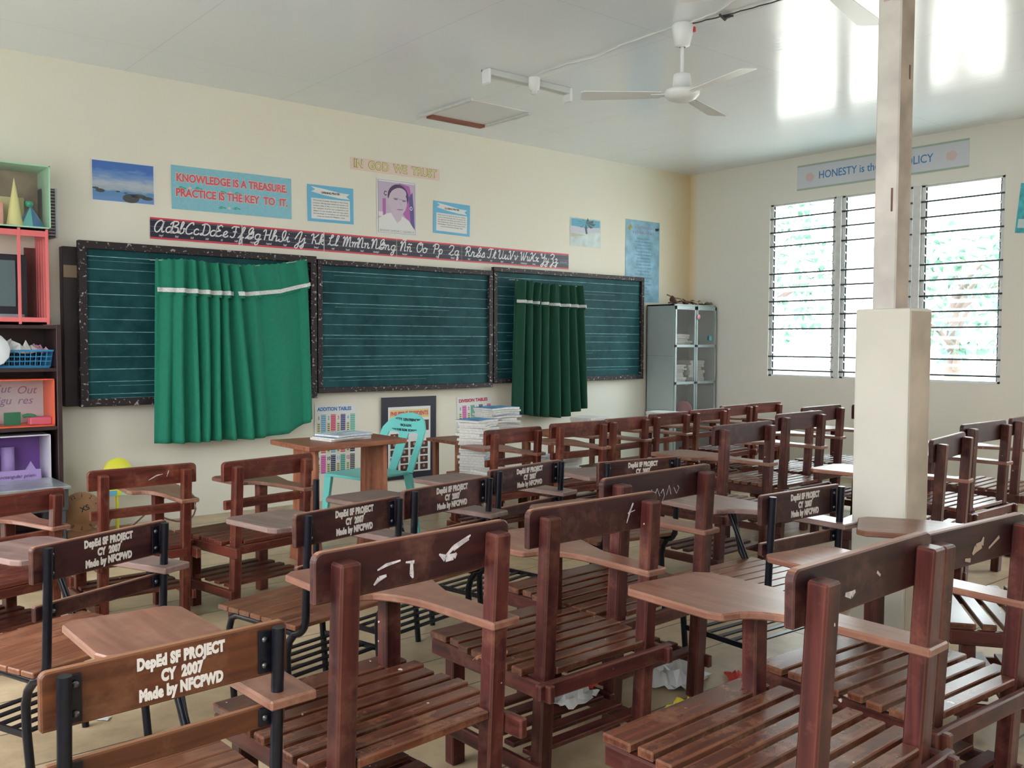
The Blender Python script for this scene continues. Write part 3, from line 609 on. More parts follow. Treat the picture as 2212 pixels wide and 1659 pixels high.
# ================================================================== POSTERS
def lam(name, c, rough=.45, noise=0, ns=20): return mat(name, c, rough, noise=noise, nscale=ns)
WHITE = lam('white_paper', (.70, .72, .72)); INK = lam('black_ink', (.02, .02, .03))
BLUEP = lam('light_blue_paper', (.22, .50, .62), noise=.06, ns=40); SKYB = lam('sky_blue_card', (.13, .44, .68))
class Sheet:
    """a flat sheet on a wall; everything printed on it is placed in sheet units 0..1"""
    def __init__(s, name, quad, axis, off, m, lab, cat, parent=None):
        w = 0 if True else 0
        P = [at(px, py, axis, off) for px, py in quad]   # TL TR BR BL
        s.P = P; s.axis = axis
        s.W = ((P[1]-P[0]).length+(P[2]-P[3]).length)/2; s.Hh = ((P[3]-P[0]).length+(P[2]-P[1]).length)/2
        ux = ((P[1]-P[0])+(P[2]-P[3])).normalized(); uy = (P[0]-P[3]+P[1]-P[2]); uy = (uy-ux*uy.dot(ux)).normalized(); nz = ux.cross(uy)
        c = (P[0]+P[1]+P[2]+P[3])/4; s.T = Matrix.Translation(c) @ Matrix((ux, uy, nz)).transposed().to_4x4()
        s.o = MB().box((-s.W/2, -s.Hh/2, -.0015), (s.W/2, s.Hh/2, 0), m, 0).obj(name); s.o.matrix_world = s.T
        if lab: tag(s.o, lab, cat)
        s.lay = 0
    def poly(s, pts, m, name='print', lift=.0006, into=None):
        b = into or MB(); b.add([((x-.5)*s.W, (.5-y)*s.Hh, lift) for x, y in pts], [list(range(len(pts)))[::-1]], m)
        return b if into else b.obj(name, s.o)
    def rect(s, x0, y0, x1, y1, m, name='print', lift=.0006, into=None): return s.poly([(x0, y0), (x1, y0), (x1, y1), (x0, y1)], m, name, lift, into)
    def ell(s, cx, cy, rx, ry, m, into, lift=.0006, n=20, a0=0, a1=2*PI):
        s.poly([(cx+rx*math.cos(a0+(a1-a0)*k/n), cy+ry*math.sin(a0+(a1-a0)*k/n)) for k in range(n)], m, lift=lift, into=into)
    def text(s, t, x, y, h, m, name='lettering', bold=0, sx=1, shear=0, lift=.0012, align='CENTER', fit=None, space=1.):
        o = text(t, h*s.Hh*1.4, m, name, s.o, None, bold*h*s.Hh, sx, shear, align, .0002, space)
        vs = [v.co.x for v in o.data.vertices]
        if fit and vs:
            w = max(vs)-min(vs); k = fit*s.W/w; c0 = (max(vs)+min(vs))/2
            for v in o.data.vertices: v.co.x = (v.co.x-c0)*k
        o.data.transform(Matrix.Translation(((x-.5)*s.W, (.5-y)*s.Hh, lift))); return o
FW = -.004
# seascape
s = Sheet('seascape_poster', [(197, 341), (338, 358), (335, 445), (197, 433)], 'y', FW, WHITE, 'seascape print of blue sky, clouds and dark rocks, on the wall at far left', 'poster')
def sea_mat():
    m, n, l, b = new_mat('seascape_sky'); t = n.new('ShaderNodeTexCoord'); sp = n.new('ShaderNodeSeparateXYZ'); l.new(t.outputs['Generated'], sp.inputs[0]); r = n.new('ShaderNodeValToRGB'); e = r.color_ramp.elements
    nx = n.new('ShaderNodeTexNoise'); nx.inputs['Scale'].default_value = 5; nx.inputs['Detail'].default_value = 6; mp = n.new('ShaderNodeMapping'); mp.inputs['Scale'].default_value = (1, 3, 1); l.new(t.outputs['Generated'], mp.inputs['Vector']); l.new(mp.outputs[0], nx.inputs['Vector'])
    a = n.new('ShaderNodeMath'); a.operation = 'MULTIPLY_ADD'; a.inputs[1].default_value = .35; l.new(nx.outputs['Fac'], a.inputs[0]); l.new(sp.outputs[1], a.inputs[2]); l.new(a.outputs[0], r.inputs[0])
    e[0].position = .15; e[0].color = (.16, .28, .60, 1); e[1].position = 1.1; e[1].color = (.06, .16, .50, 1)
    for p, c in ((.40, (.10, .26, .50)), (.50, (.34, .42, .54)), (.62, (.45, .50, .58)), (.78, (.20, .32, .58)), (.95, (.09, .22, .56))): q = e.new(p); q.color = (*c, 1)
    l.new(r.outputs[0], b.inputs['Base Color']); b.inputs['Roughness'].default_value = .4; return m
s.rect(.015, .03, .965, .97, sea_mat(), 'sky_and_sea'); ROCK = lam('rock_print', (.07, .075, .09)); rk = MB()
for cx, cy, rx, ry in ((.06, .69, .05, .025), (.13, .74, .07, .045), (.40, .73, .035, .018), (.52, .75, .03, .014), (.60, .87, .13, .11), (.72, .80, .12, .05), (.86, .84, .09, .045)): s.ell(cx, cy, rx, ry, ROCK, rk, .0012)
rk.obj('printed_rocks', s.o)
# knowledge banner
REDL = lam('pink_red_letter', (.62, .10, .14)); PALE = lam('pale_letter_edge', (.72, .55, .52)); TEALL = lam('teal_leaf', (.02, .38, .30))
s = Sheet('motto_banner', [(370, 355), (631, 387), (628, 473), (370, 451)], 'y', FW, BLUEP, 'light blue motto banner in pink letters about knowledge and practice', 'banner')
for t, y, f in (('KNOWLEDGE IS A TREASURE.', .28, .92), ('PRACTICE IS THE KEY  TO  IT.', .62, .93)):
    s.text(t, .5, y, .175, PALE, 'letter_edge', bold=.12, fit=f+.01, lift=.001); s.text(t, .5, y, .175, REDL, bold=.05, fit=f, lift=.0016)
lf = MB()
for cx, cy in ((.08, .49), (.21, .47), (.41, .50), (.53, .49), (.78, .52), (.91, .54), (.40, .86), (.52, .85)):
    for q in range(3): s.ell(cx+(.012*(q-1)), cy+.02*abs(q-1), .022, .022, TEALL, lf, .0012, 10, q*2.0, q*2.0+3.6)
for cx, cy in ((.145, .49), (.47, .51), (.845, .54), (.46, .87)): s.ell(cx, cy, .012, .03, PALE, lf, .001, 10)
lf.obj('leaf_ornament', s.o)
# prayers
def prayer(quad, title, lines, lab):
    s = Sheet('prayer_card', quad, 'y', FW, SKYB, lab, 'card'); s.rect(.08, .36, .92, .92, WHITE, 'text_panel')
    s.poly([(.08, .05), (.35, .09), (.7, .16), (.92, .17), (.84, .25), (.92, .32), (.68, .31), (.35, .26), (.08, .19), (.17, .12)], WHITE, 'title_ribbon')
    s.text(title, .5, .20, .055, INK, 'title', bold=.05, fit=.40)
    for k, t in enumerate(lines): s.text(t, .5, .42+.071*k, .034, INK, 'verse_line', fit=.76 if k < len(lines)-1 else .6)
prayer([(664, 397), (763, 408), (764, 485), (664, 477)], 'OPENING PRAYER', ['We kneel humbly beneath in thy loving', 'presence offering these talents and wisdom and', 'wisdom. Help us dear Lord to be obedient to', 'our teachers, kind to our companions and', 'diligent in our studies that we may merit', 'the blessings to ourselves, our school and', 'to love our country the Philippines... Amen'], 'light blue opening prayer card with a white text panel, left of the portrait')
prayer([(936, 433), (1016, 444), (1014, 512), (936, 502)], 'CLOSING PRAYER', ['Dear Lord, we give to you our thanks', 'and for the blessings that we gained. Be', 'you with the one body and mouth, we ask', 'thy forgiveness, bless our teachers and', 'schoolmates. Teach us to love one another', 'and to love thee above all things. Amen'], 'light blue closing prayer card with a white text panel, right of the portrait')
# IN GOD WE TRUST
PINK = lam('pale_pink_paper', (.74, .58, .53)); GOLD = lam('gold_letter', (.38, .30, .05)); CREAM = lam('cream_letter', (.66, .66, .42))
s = Sheet('motto_strip', [(757, 339), (950, 365), (949, 391), (757, 364)], 'y', FW, PINK, 'pale pink paper strip reading IN GOD WE TRUST in gold letters', 'banner')
s.text('IN  GOD  WE  TRUST', .5, .5, .66, GOLD, 'letter_outline', bold=.075, fit=.93, lift=.001); s.text('IN  GOD  WE  TRUST', .5, .5, .64, CREAM, bold=.012, fit=.915, lift=.0016)
# portrait
s = Sheet('portrait_print', [(815, 382), (901, 394), (898, 511), (813, 505)], 'y', FW, WHITE, 'purple-tinted portrait print of a man in glasses and white shirt', 'portrait')
VIO = lam('magenta_print', (.42, .12, .42)); VI2 = lam('deep_violet', (.10, .08, .28)); SKN = lam('pale_violet_skin', (.56, .46, .58)); HAIR = lam('dark_violet_hair', (.06, .03, .10)); LIN = lam('grey_violet_line', (.25, .16, .32)); BGV = lam('lilac_backdrop', (.50, .42, .56))
b = MB(); s.rect(.03, .03, .97, .97, LIN, into=b, lift=.0004); s.rect(.04, .035, .96, .965, WHITE, into=b, lift=.0006); b.obj('printed_border', s.o)
b = MB(); s.rect(.04, .06, .96, .88, BGV, into=b, lift=.0008); s.poly([(.55, .06), (.82, .10), (.94, .5), (.94, .88), (.66, .62)], VIO, lift=.001, into=b); s.poly([(.80, .3), (.90, .2), (.95, .86), (.85, .8)], VI2, lift=.0012, into=b); s.rect(.14, .36, .22, .66, VIO, into=b, lift=.001); s.rect(.04, .60, .15, .68, WHITE, into=b, lift=.001); b.obj('printed_backdrop', s.o)
b = MB(); s.poly([(.04, .72), (.25, .62), (.40, .60), (.60, .64), (.80, .72), (.96, .90), (.96, .96), (.04, .96)], WHITE, lift=.0014, into=b); s.poly([(.34, .50), (.66, .50), (.60, .72), (.50, .78), (.36, .62)], SKN, lift=.0016, into=b)
s.ell(.53, .31, .265, .225, HAIR, b, .0018); s.ell(.52, .40, .235, .24, SKN, b, .002); s.ell(.57, .245, .17, .10, SKN, b, .0021); b.obj('printed_figure', s.o)
b = MB()
for cx in (.47, .68): s.ell(cx, .355+.02*(cx > .5), .05, .016, LIN, b, .0024, 12); s.rect(cx-.07, .335+.02*(cx > .5), cx+.07, .342+.02*(cx > .5), LIN, into=b, lift=.0024)
s.rect(.54, .35, .61, .358, LIN, into=b, lift=.0024); s.poly([(.58, .38), (.63, .46), (.56, .465)], BGV, lift=.0024, into=b); s.ell(.57, .525, .09, .022, LIN, b, .0024, 14, 0, PI); s.ell(.28, .40, .03, .05, SKN, b, .0024); b.obj('printed_face', s.o)
s.text('C', .21, .27, .08, INK, fit=.07, bold=.03); s.text('O', .86, .50, .07, WHITE, fit=.07, bold=.03); s.text('BENIGNO SIMEON C. AQUINO III', .5, .93, .035, INK, 'caption', fit=.86)
# palm print and anthem poster
s = Sheet('palm_print', [(1232, 468), (1298, 476), (1297, 536), (1232, 530)], 'y', FW, lam('pale_beach', (.50, .60, .60), noise=.2, ns=9), 'small beach print with a dark palm tree, right of the alphabet strip', 'poster')
b = MB(); s.poly([(.03, .04), (.97, .04), (.97, .30), (.5, .36), (.03, .32)], lam('print_sky', (.10, .36, .52)), lift=.0008, into=b); s.poly([(.03, .3), (.5, .34), (.97, .28), (.97, .45), (.03, .55)], lam('print_surf', (.50, .52, .62)), lift=.0009, into=b)
PALM = lam('palm_dark', (.06, .10, .11)); s.poly([(.46, .3), (.53, .3), (.56, .55), (.50, .55)], PALM, lift=.0011, into=b)
for a in range(9): an = a*.7; s.poly([(.5, .16), (.5+.33*math.cos(an), .20+.20*math.sin(an)-.03), (.5+.26*math.cos(an+.25), .22+.15*math.sin(an+.25))], PALM, lift=.0012, into=b)
s.poly([(.02, .55), (.5, .6), (.04, .68)], lam('print_sand', (.45, .42, .34)), lift=.001, into=b); b.obj('printed_palm', s.o)
s = Sheet('anthem_poster', [(1351, 473), (1424, 481), (1424, 655), (1351, 650)], 'y', FW, lam('anthem_blue', (.22, .42, .56), noise=.25, ns=9), 'tall light blue anthem poster with narrow lines of verse, behind the right chalkboard', 'poster')
VIOL = lam('violet_title', (.28, .24, .40)); s.text('LUPANG', .52, .085, .034, VIOL, bold=.01, fit=.5); s.text('HINIRANG', .52, .15, .034, VIOL, bold=.01, fit=.62)
TL_ = lam('verse_blue', (.06, .20, .36)); vs_ = ['Bayang magiliw', 'Perlas ng Silanganan', 'Alab ng puso', 'Sa dibdib mo\'y buhay', 'Lupang Hinirang', 'Duyan ka ng magiting', 'Sa manlulupig', 'Di ka pasisiil', 'Sa dagat at bundok', 'Sa simoy at sa langit', 'Mong bughaw', 'May dilag ang tula', 'At awit sa paglayang', 'minamahal', 'Ang kislap ng watawat', 'mong', 'Tagumpay na', 'nagniningning']
for k, t in enumerate(vs_): s.text(t, .52, .22+.04*k, .016, TL_, 'verse_line', fit=.16+.016*len(t))
b = MB(); s.poly([(.06, .10), (.14, .05), (.18, .09), (.10, .14)], GOLD, lift=.001, into=b); s.poly([(.86, .08), (.98, .07), (.97, .10), (.88, .11)], INK, lift=.001, into=b); b.obj('corner_emblem', s.o)
# low charts
s = Sheet('presidents_chart', [(823, 861), (942, 853), (942, 1029), (824, 1038)], 'y', FW-.01, lam('black_backing', (.012, .014, .03)), 'presidents chart with small portraits mounted on a black backing, behind the turquoise chair', 'chart')
s.rect(.12, .12, .89, .92, WHITE, 'white_sheet'); s.rect(.15, .155, .86, .255, lam('yellow_title', (.72, .55, .22)), 'title_band', .001); s.text('PHILIPPINE PRESIDENTS', .505, .205, .048, lam('crimson', (.55, .05, .12)), 'title', bold=.05, fit=.68, lift=.0016)
b = MB(); s.ell(.24, .345, .045, .03, lam('seal_blue', (.05, .08, .30)), b, .0012); s.ell(.43, .335, .045, .03, lam('seal_red', (.35, .05, .06)), b, .0012); s.ell(.43, .335, .03, .02, lam('seal_blue2', (.05, .10, .35)), b, .0014); s.ell(.25, .345, .022, .018, lam('seal_red2', (.6, .08, .08)), b, .0014); b.obj('seal', s.o)
PHB = lam('photo_brown', (.07, .025, .02)); FACE = lam('photo_face', (.45, .24, .16)); b = MB(); s.rect(.54, .29, .86, .42, PHB, into=b, lift=.0012); s.ell(.70, .35, .04, .035, FACE, b, .0016); s.rect(.57, .31, .60, .42, GOLD, into=b, lift=.0015)
for r in range(5):
    for c in range(4):
        if r == 0 and c > 1: continue
        x0, y0 = .16+.18*c, .455+.093*r+(0 if r else -.01); s.rect(x0, y0, x0+.14, y0+.075, PHB, into=b, lift=.0012); s.ell(x0+.07, y0+.03, .022, .02, FACE, b, .0016, 10); s.poly([(x0+.03, y0+.075), (x0+.07, y0+.052), (x0+.11, y0+.075)], INK, lift=.0015, into=b)
b.obj('printed_photos', s.o)
def tables(quad, title, tc, lab, cols, nums):
    s = Sheet('number_chart', quad, 'y', FW, WHITE, lab, 'chart'); s.text(title, .47, .065, .05, tc, 'title', bold=.06, fit=.82)
    b = MB()
    for r in range(3):
        for c in range(4):
            k = r*4+c; x0, y0 = .05+.235*c, .14+.285*r; m = cols[k % len(cols)]
            s.rect(x0+.10, y0, x0+.215, y0+.255, m, into=b, lift=.0008); s.rect(x0, y0+.11, x0+.085, y0+.255, lam('cream_cell', (.62, .62, .38)), into=b, lift=.0007)
            for q in range(9): s.rect(x0+.105, y0+.012+.027*q, x0+.21, y0+.017+.027*q, WHITE, into=b, lift=.0011)
            s.text(str(k+1), x0+.045, y0+.05, .05, cols[(k+2) % len(cols)], 'numeral', bold=.05, sx=.8)
            for q in range(4): s.rect(x0+.02, y0+.13+.03*q, x0+.07, y0+.14+.03*q, INK, into=b, lift=.001)
    b.obj('printed_columns', s.o)
CO = [lam('c_blue', (.16, .38, .62)), lam('c_red', (.62, .05, .12)), lam('c_navy', (.06, .06, .22)), lam('c_teal', (.12, .45, .36)), lam('c_red2', (.60, .12, .10)), lam('c_sky', (.15, .42, .60)), lam('c_rose', (.62, .10, .16)), lam('c_black', (.03, .03, .05)), lam('c_pink', (.60, .06, .36)), lam('c_ink', (.03, .05, .10)), lam('c_green', (.05, .35, .28)), lam('c_char', (.08, .08, .09))]
tables([(677, 876), (772, 871), (766, 1023), (682, 1029)], 'ADDITION TABLES', lam('title_blue', (.03, .18, .45)), 'addition tables chart with coloured number columns, low on the wall behind the desk', CO, 0)
tables([(988, 858), (1063, 853), (1063, 985), (988, 996)], 'DIVISION TABLES', lam('title_red', (.50, .03, .07)), 'division tables chart with coloured number columns, behind the tall book pile', [CO[8], CO[10], CO[7], CO[6], CO[3], CO[5], CO[1], CO[2]], 0)
# right wall banner and poster
s = Sheet('honesty_banner', [(1722, 359), (2094, 298), (2094, 360), (1722, 413)], 'x', -.004, lam('lilac_banner', (.56, .58, .64)), 'long pale banner reading HONESTY is the best POLICY above the louvred windows', 'banner')
GRN = lam('sage_edge', (.33, .42, .36)); s.rect(0, 0, 1, .07, GRN, 'edge_stripe'); s.rect(0, .93, 1, 1, GRN, 'edge_stripe')
s.text('HONESTY is the best POLICY', .48, .50, .30, lam('banner_blue', (.06, .20, .46)), bold=.015, fit=.67)
b = MB()
for cx in (.085, .91):
    for q in range(5): s.ell(cx+.012*math.cos(q*1.25), .52+.08*math.sin(q*1.25), .018, .10, lam('faded_rose_%d' % q, (.60, .46, .47)), b, .0008+.0001*q, 12)
b.obj('faded_flower', s.o)
s = Sheet('teal_poster', [(2199, 399), (2240, 392), (2240, 506), (2199, 500)], 'x', -.004, lam('teal_print', (.05, .38, .46), noise=.4, ns=14), 'teal poster cut by the right picture edge beside the window', 'poster')
s.rect(.1, .72, .9, .9, lam('teal_white', (.5, .62, .65)), 'printed_band')
# ------------------------------------------------------------------ cursive alphabet strip
GL = {'a': '5,4.5 3,5 1,3.5 1,1 3,0 5,2 5,5 5,1 6,0 7.5,1.5', 'b': '0,0 2,4 3.5,9 2.5,10 1.8,8 1.5,1 3,0 4.8,2 4.2,4.5 6,4', 'c': '4.5,4 3,5 1,3.5 1,1 3,0 5.5,1.5', 'd': '5,4.5 3,5 1,3.5 1,1 3,0 5,2 6,10 5.3,2 6.5,0 7.5,1', 'e': '0,1 3,2.5 4,4.5 2.5,5 1,3 1.5,.5 3.5,0 5.5,1.5',
'f': '0,0 3,4 5,9 4,10 3,8 2,-4 3,-5 4,-3 3,0 5.5,1', 'g': '5,4.5 3,5 1,3.5 1,1 3,0 5,2 5,5 4.5,-3 2.5,-5 1.5,-3.5 4,-1 7,1', 'h': '0,0 2,5 3.5,9 2.5,10 1.6,8 1,0 2,3.5 4,5 5,3.5 5,0 7,1', 'i': '0,1 2,5 2,1 3,0 4.5,1;2.4,7 2.6,7.6', 'j': '0,1 3,5 2.5,-3 1,-5 0,-3.5 2,-1 5,1;3.2,7 3.4,7.6',
'k': '0,0 2,5 3.5,9 2.5,10 1.6,8 1,0 2,3.5 4,5 4.2,3.2 2,2.6 4,.5 5,0 6.5,1', 'l': '0,0 2.5,5 3.5,9 2.5,10 1.6,8 1.4,1.5 2.5,0 4,1', 'm': '0,4 1,5 1.5,3 1.2,0 2,3.5 3.3,5 4,3.5 3.9,0 4.7,3.5 6,5 6.8,3.5 6.8,.8 7.8,0 9,1', 'n': '0,4 1,5 1.5,3 1.2,0 2,3.5 3.6,5 4.5,3.5 4.5,.8 5.5,0 6.8,1', 'ñ': '0,4 1,5 1.5,3 1.2,0 2,3.5 3.6,5 4.5,3.5 4.5,.8 5.5,0 6.8,1;1,7 2.5,7.8 4,7 5.5,7.8',
'o': '3,5 1,3.8 1,1 3,0 5,1.5 4.8,4 3,5 4,4 6.3,4.3', 'p': '0,2 2,5 1.2,-5 1.8,3 3.5,5 5,3 4.5,.8 2.8,0 2,.8', 'q': '5,4.5 3,5 1,3.5 1,1 3,0 5,2 5,5 4.6,-4 5.5,-5 6,-3 5,0 7,1', 'r': '0,0 2,5.5 2.6,4.4 4.2,4.4 3.8,1 4.8,0 6,1', 's': '0,0 2.8,5.5 3.8,2.5 3.2,.4 1.2,0 1,.8;3.4,.2 5.2,1', 't': '0,0 3,9 2.4,1.5 3.4,0 5,1;1,6.2 4.6,6.2', 'u': '0,1 1.5,5 1.2,1 2.5,0 4.6,2.5 5,5 4.8,1 5.8,0 7,1',
'v': '0,4 1,5 1.8,2 2.5,0 4.2,3 4.4,5 5,4.2 6.2,4.5', 'w': '0,4 1,5 1.2,1 2.4,0 3.8,2.5 4,5 4,1 5.2,0 6.8,3 6.8,5 7.8,4.4', 'x': '0,4 1.2,5 2.5,2.5 4,0 5.4,1;4.6,5 2.5,2.5 .6,0', 'y': '0,4 1,5 1.2,1.5 2.5,.2 4.4,2.5 4.8,5 4,-3 2.2,-5 1.3,-3.6 3.5,-1 6.5,1', 'z': '0,4 1.8,5 3,4 2.4,2 1,.4 3,.6 3.6,-1.5 2.6,-4.6 1.2,-4 3,-1.2 5.5,1',
'A': '7,8.5 5,10 2,8 .8,4 1.8,.5 4,0 6.5,4 7.6,9.5 7,3 7.8,0 9.5,1', 'B': '2.5,9 2,0 1.2,1;0,7 2.5,9.6 6,9.8 6.5,7.5 3.5,5.4 7,4.5 7,1 4,0 1.6,1.2', 'C': '6.5,8 6,10 3.4,9 1,5 1.5,1 4,0 7,1.6', 'D': '3,9 2.6,1 .6,.4 1.6,1.6 4.5,0 8,2.5 7.6,8 4,10 .6,8.6', 'E': '6,8.5 4.4,10 2.2,8.4 3,6 4.6,5.4 1.6,4.2 1,1.4 3.4,0 6.6,1.6', 'F': '1,8 3,9.8 8,9.6;5,9.6 4.8,2 3,0 .8,1.2;2.8,5.2 6.4,5.4',
'G': '0,0 4,5 6,9 4.6,10 2.6,8 2.6,5 5,4.4 6.8,7 6.6,1.5 4,0 1.6,1.2 8,2', 'H': '0,7.5 1.6,9.5 2.6,8 2.2,0;7.6,10 7,5 6.8,1 8.4,.6;2.2,4.6 7,5.2', 'I': '1,2 0,.6 3,0 5.4,4 6,9 4.6,10 3,7 4,2 6.5,1', 'J': '0,3 3.5,9.6 6,9.8 5,3 4,-4 2.2,-5 1.4,-3 6.5,1.4', 'K': '0,7.5 1.6,9.5 2.6,8 2.2,0;7.6,9.6 5,7 2.6,4.8 5,3.4 6.4,.4 8.4,1', 'L': '1,7 3.6,7 5.4,9.2 4,10 3,7 2.6,2 .8,.6 2.6,1.4 5,.2 7.6,1',
'M': '0,7.5 1.4,9.5 2,7 1.6,0 3.4,8 4.6,9.6 5,6 4.8,0 6.6,8 8,9.4 8.4,5 8.6,.6 10,.6', 'N': '0,7.5 1.4,9.5 2,7 1.6,0 3.6,8 5.4,9.6 6.2,6 6.2,.8 8,.6', 'Ñ': '0,7.5 1.4,9.5 2,7 1.6,0 3.6,8 5.4,9.6 6.2,6 6.2,.8 8,.6;2,11 3.5,11.8 5,11 6.5,11.8', 'O': '4.4,10 1.4,8 1,3 3.6,0 7,3 6.8,8 4.4,10 3.8,7.6 7.6,8.8', 'P': '2.8,9 2.4,0;0,7 3,10 7,9 6.6,5.4 3,5', 'Q': '.6,7.5 3,10 6.4,8.6 5,4 1.6,.6 3,.8 5,-.4 8,.8', 'R': '2.6,9 2.2,0;0,7 3,10 6.6,9 6,5.6 3,5 5.4,3 6.6,.2 8.4,1',
'S': '0,0 4,5 6,9 4.6,10 3,7.4 6,3.4 5,.4 2.4,0 1.4,1.8 7.6,1', 'T': '1,8 3,9.8 8,9.6;5,9.6 4.8,2 3,0 .8,1.2', 'U': '0,7.5 1.6,9.5 2.4,7 2,2 4,0 6.6,3 7,9.6 6.8,2 8,.4 9.4,1', 'V': '0,7.5 1.6,9.5 2.6,6 3.6,0 6,6 6.4,9 8,9', 'W': '0,7.5 1.4,9.5 2,5 2.8,0 4.6,5 5,9 5.2,5 6.2,0 8.4,6 8.6,9 10,9', 'X': '0,7.5 2,9.6 4,5 5.6,.4 8,1;7.4,9.6 4.2,5 .8,.2', 'Y': '0,7.5 1.6,9.5 2.4,6 3.4,4.4 6,6 6.8,9.6 6.2,-2 4,-5 2.8,-3.4 8,1', 'Z': '0,8 2.6,10 6,8.4 4,5 1.6,4.4 5,4 5.4,-1 3.6,-5 2.2,-3.6 8,1'}
def spline(P, n=5):
    out = []; Q = [P[0]]+P+[P[-1]]
    for i in range(1, len(Q)-2):
        for k in range(n):
            t = k/n; a, b, c, d = Q[i-1], Q[i], Q[i+1], Q[i+2]
            out.append(tuple(.5*((2*b[j])+(-a[j]+c[j])*t+(2*a[j]-5*b[j]+4*c[j]-d[j])*t*t+(-a[j]+3*b[j]-3*c[j]+d[j])*t**3) for j in (0, 1)))
    return out+[P[-1]]
def cursive(word, b, x, y0, u, m, lift, slant=.22, wd=.45):
    """draws word from x with unit u; returns the end x"""
    for ch in word:
        if ch == ' ': x += 3*u; continue
        mx_ = 0
        for st in GL[ch].split(';'):
            P = spline([tuple(map(float, q.split(','))) for q in st.split()]); mx_ = max(mx_, max(p[0] for p in P))
            P = [(x+(p[0]+p[1]*slant)*u, y0+p[1]*u) for p in P]; L = []; R = []
            for i, p in enumerate(P):
                a, c = P[max(0, i-1)], P[min(len(P)-1, i+1)]; dx, dy = c[0]-a[0], c[1]-a[1]; k = math.hypot(dx, dy) or 1; w = wd*u
                L.append((p[0]-dy/k*w, p[1]+dx/k*w, lift)); R.append((p[0]+dy/k*w, p[1]-dx/k*w, lift))
            n = len(P); b.add(L+R, [[i, i+1, n+i+1, n+i] for i in range(n-1)][::1], m)
        x += (mx_+.4)*u
    return x
STB = lam('strip_black', (.012, .012, .035)); STR = lam('strip_red', (.62, .05, .09)); STW = lam('strip_white', (.72, .74, .78)); STG = lam('strip_guide_line', (.30, .32, .40))
zt_, zb_ = 2.283, 2.123
secs = [(323, 523, ['Aa', 'Bb', 'Cc', 'Dd', 'Ee', 'Ff'], ['ey', 'bi', 'si', 'di', 'i', 'ef']), (523, 700, ['Gg', 'Hh', 'Ii', 'Jj', 'Kk'], ['dyi', 'eyts', 'ay', 'dyey', 'key']), (700, 857, ['Ll', 'Mm', 'Nn', 'NG', 'ng'], ['el', 'em', 'en', 'endyi', '']), (857, 998, ['Ññ', 'Oo', 'Pp', 'Qq'], ['enye', 'o', 'pi', 'kyu']), (998, 1118, ['Rr', 'Ss', 'Tt', 'Uu', 'Vv'], ['ar', 'es', 'ti', 'yu', 'vi']), (1118, 1229, ['Ww', 'Xx', 'Yy', 'Zz'], ['dobolyu', 'eks', 'way', 'zi'])]
names_ = ['Aa to Ff', 'Gg to Kk', 'Ll to ng', 'Ññ to Qq', 'Rr to Vv', 'Ww to Zz with numerals']
for (p0, p1, words_, ph), nm in zip(secs, names_):
    x0 = at(p0, 490, 'y', -.004).x+.004; x1 = at(p1, 540, 'y', -.004).x-.004; Wd = x1-x0; Ht = zt_-zb_
    o = MB().box((-Wd/2, -Ht/2, -.0015), (Wd/2, Ht/2, 0), STB, 0).obj('alphabet_card'); o.matrix_world = wallT((x0+x1)/2, -.004, (zt_+zb_)/2)
    tag(o, 'black cursive alphabet card with red edges showing %s' % nm, 'card', None)
    b = MB(); b.box((-Wd/2, Ht/2-.014, 0), (Wd/2, Ht/2, .0008), STR, 0); b.box((-Wd/2, -Ht/2, 0), (Wd/2, -Ht/2+.014, .0008), STR, 0); b.obj('red_border', o)
    b = MB()
    for q in (Ht/2-.022, .012, -.025): b.box((-Wd/2, q-.0008, 0), (Wd/2, q+.0008, .0006), STG, 0)
    b.obj('guide_line', o); last = nm.startswith('Ww'); span = Wd*(.78 if last else 1)
    n_ = len(words_); tot = 0
    for k, wd_ in enumerate(words_):
        b = MB(); xa = -Wd/2+.02+span*k/n_*.99; cursive(wd_, b, xa, -.025, .0088, STW, .0012, wd=.55); b.obj('cursive_letters', o)
        if ph[k]: text('/'+ph[k]+'/', .022, STW, 'sound_label', o, Matrix.Translation((xa+.06, -.052, .0012)), bold=.0004, depth=.0002)
    if last: text('1234567890', .022, STG, 'numerals', o, Matrix.Translation((Wd/2-.075, -.012, .0012)), depth=.0002)
# ================================================================== CEILING FITTINGS
FANW = mat('fan_white', (.74, .77, .80), .35); METG = mat('fixture_enamel', (.60, .63, .64), .4)
def blade(root, ang, r0=.13, r1=.62):
    b = MB(); T = Matrix.Rotation(ang, 4, 'Z') @ Matrix.Translation((0, 0, -.01)) @ Matrix.Rotation(.16, 4, 'X')
    b.prism([(r0, -.045), (r1-.02, -.068), (r1, -.05), (r1, .05), (r1-.02, .068), (r0, .045)], 0, .004, FANW, 0, T); b.box((.05, -.018, -.004), (r0+.06, .018, .002), FANW, 0, T); o = b.obj('fan_blade', root); return o
def ceiling_fan(x, y, a0, lab):
    root = empty('ceiling_fan', (x, y, 2.90)); tag(root, lab, 'fan')
    MB().lathe([(.02, .28), (.045, .29), (.062, .36), (.068, .41), (.06, .423), (0, .423)], FANW).obj('ceiling_cup', root)
    MB().tube([(0, 0, .09), (0, 0, .30)], .012, FANW).obj('down_rod', root)
    MB().lathe([(0, -.05), (.06, -.045), (.088, -.032), (.108, -.01), (.112, .008), (.10, .02), (.058, .026), (.054, .09), (.05, .115), (.02, .125), (0, .125)], FANW, n=40).obj('motor_housing', root)
    for k in range(3): blade(root, math.radians(a0+120*k))
    return root
f1 = ceiling_fan(-4.092, -3.278, 17, 'white ceiling fan with a short rod hanging near the room centre')
rt = MB(); rt.box((.035, -.062, .37), (.05, -.045, .40), lam('red_tape', (.60, .03, .06)), 0); o = rt.obj('red_tape', f1)
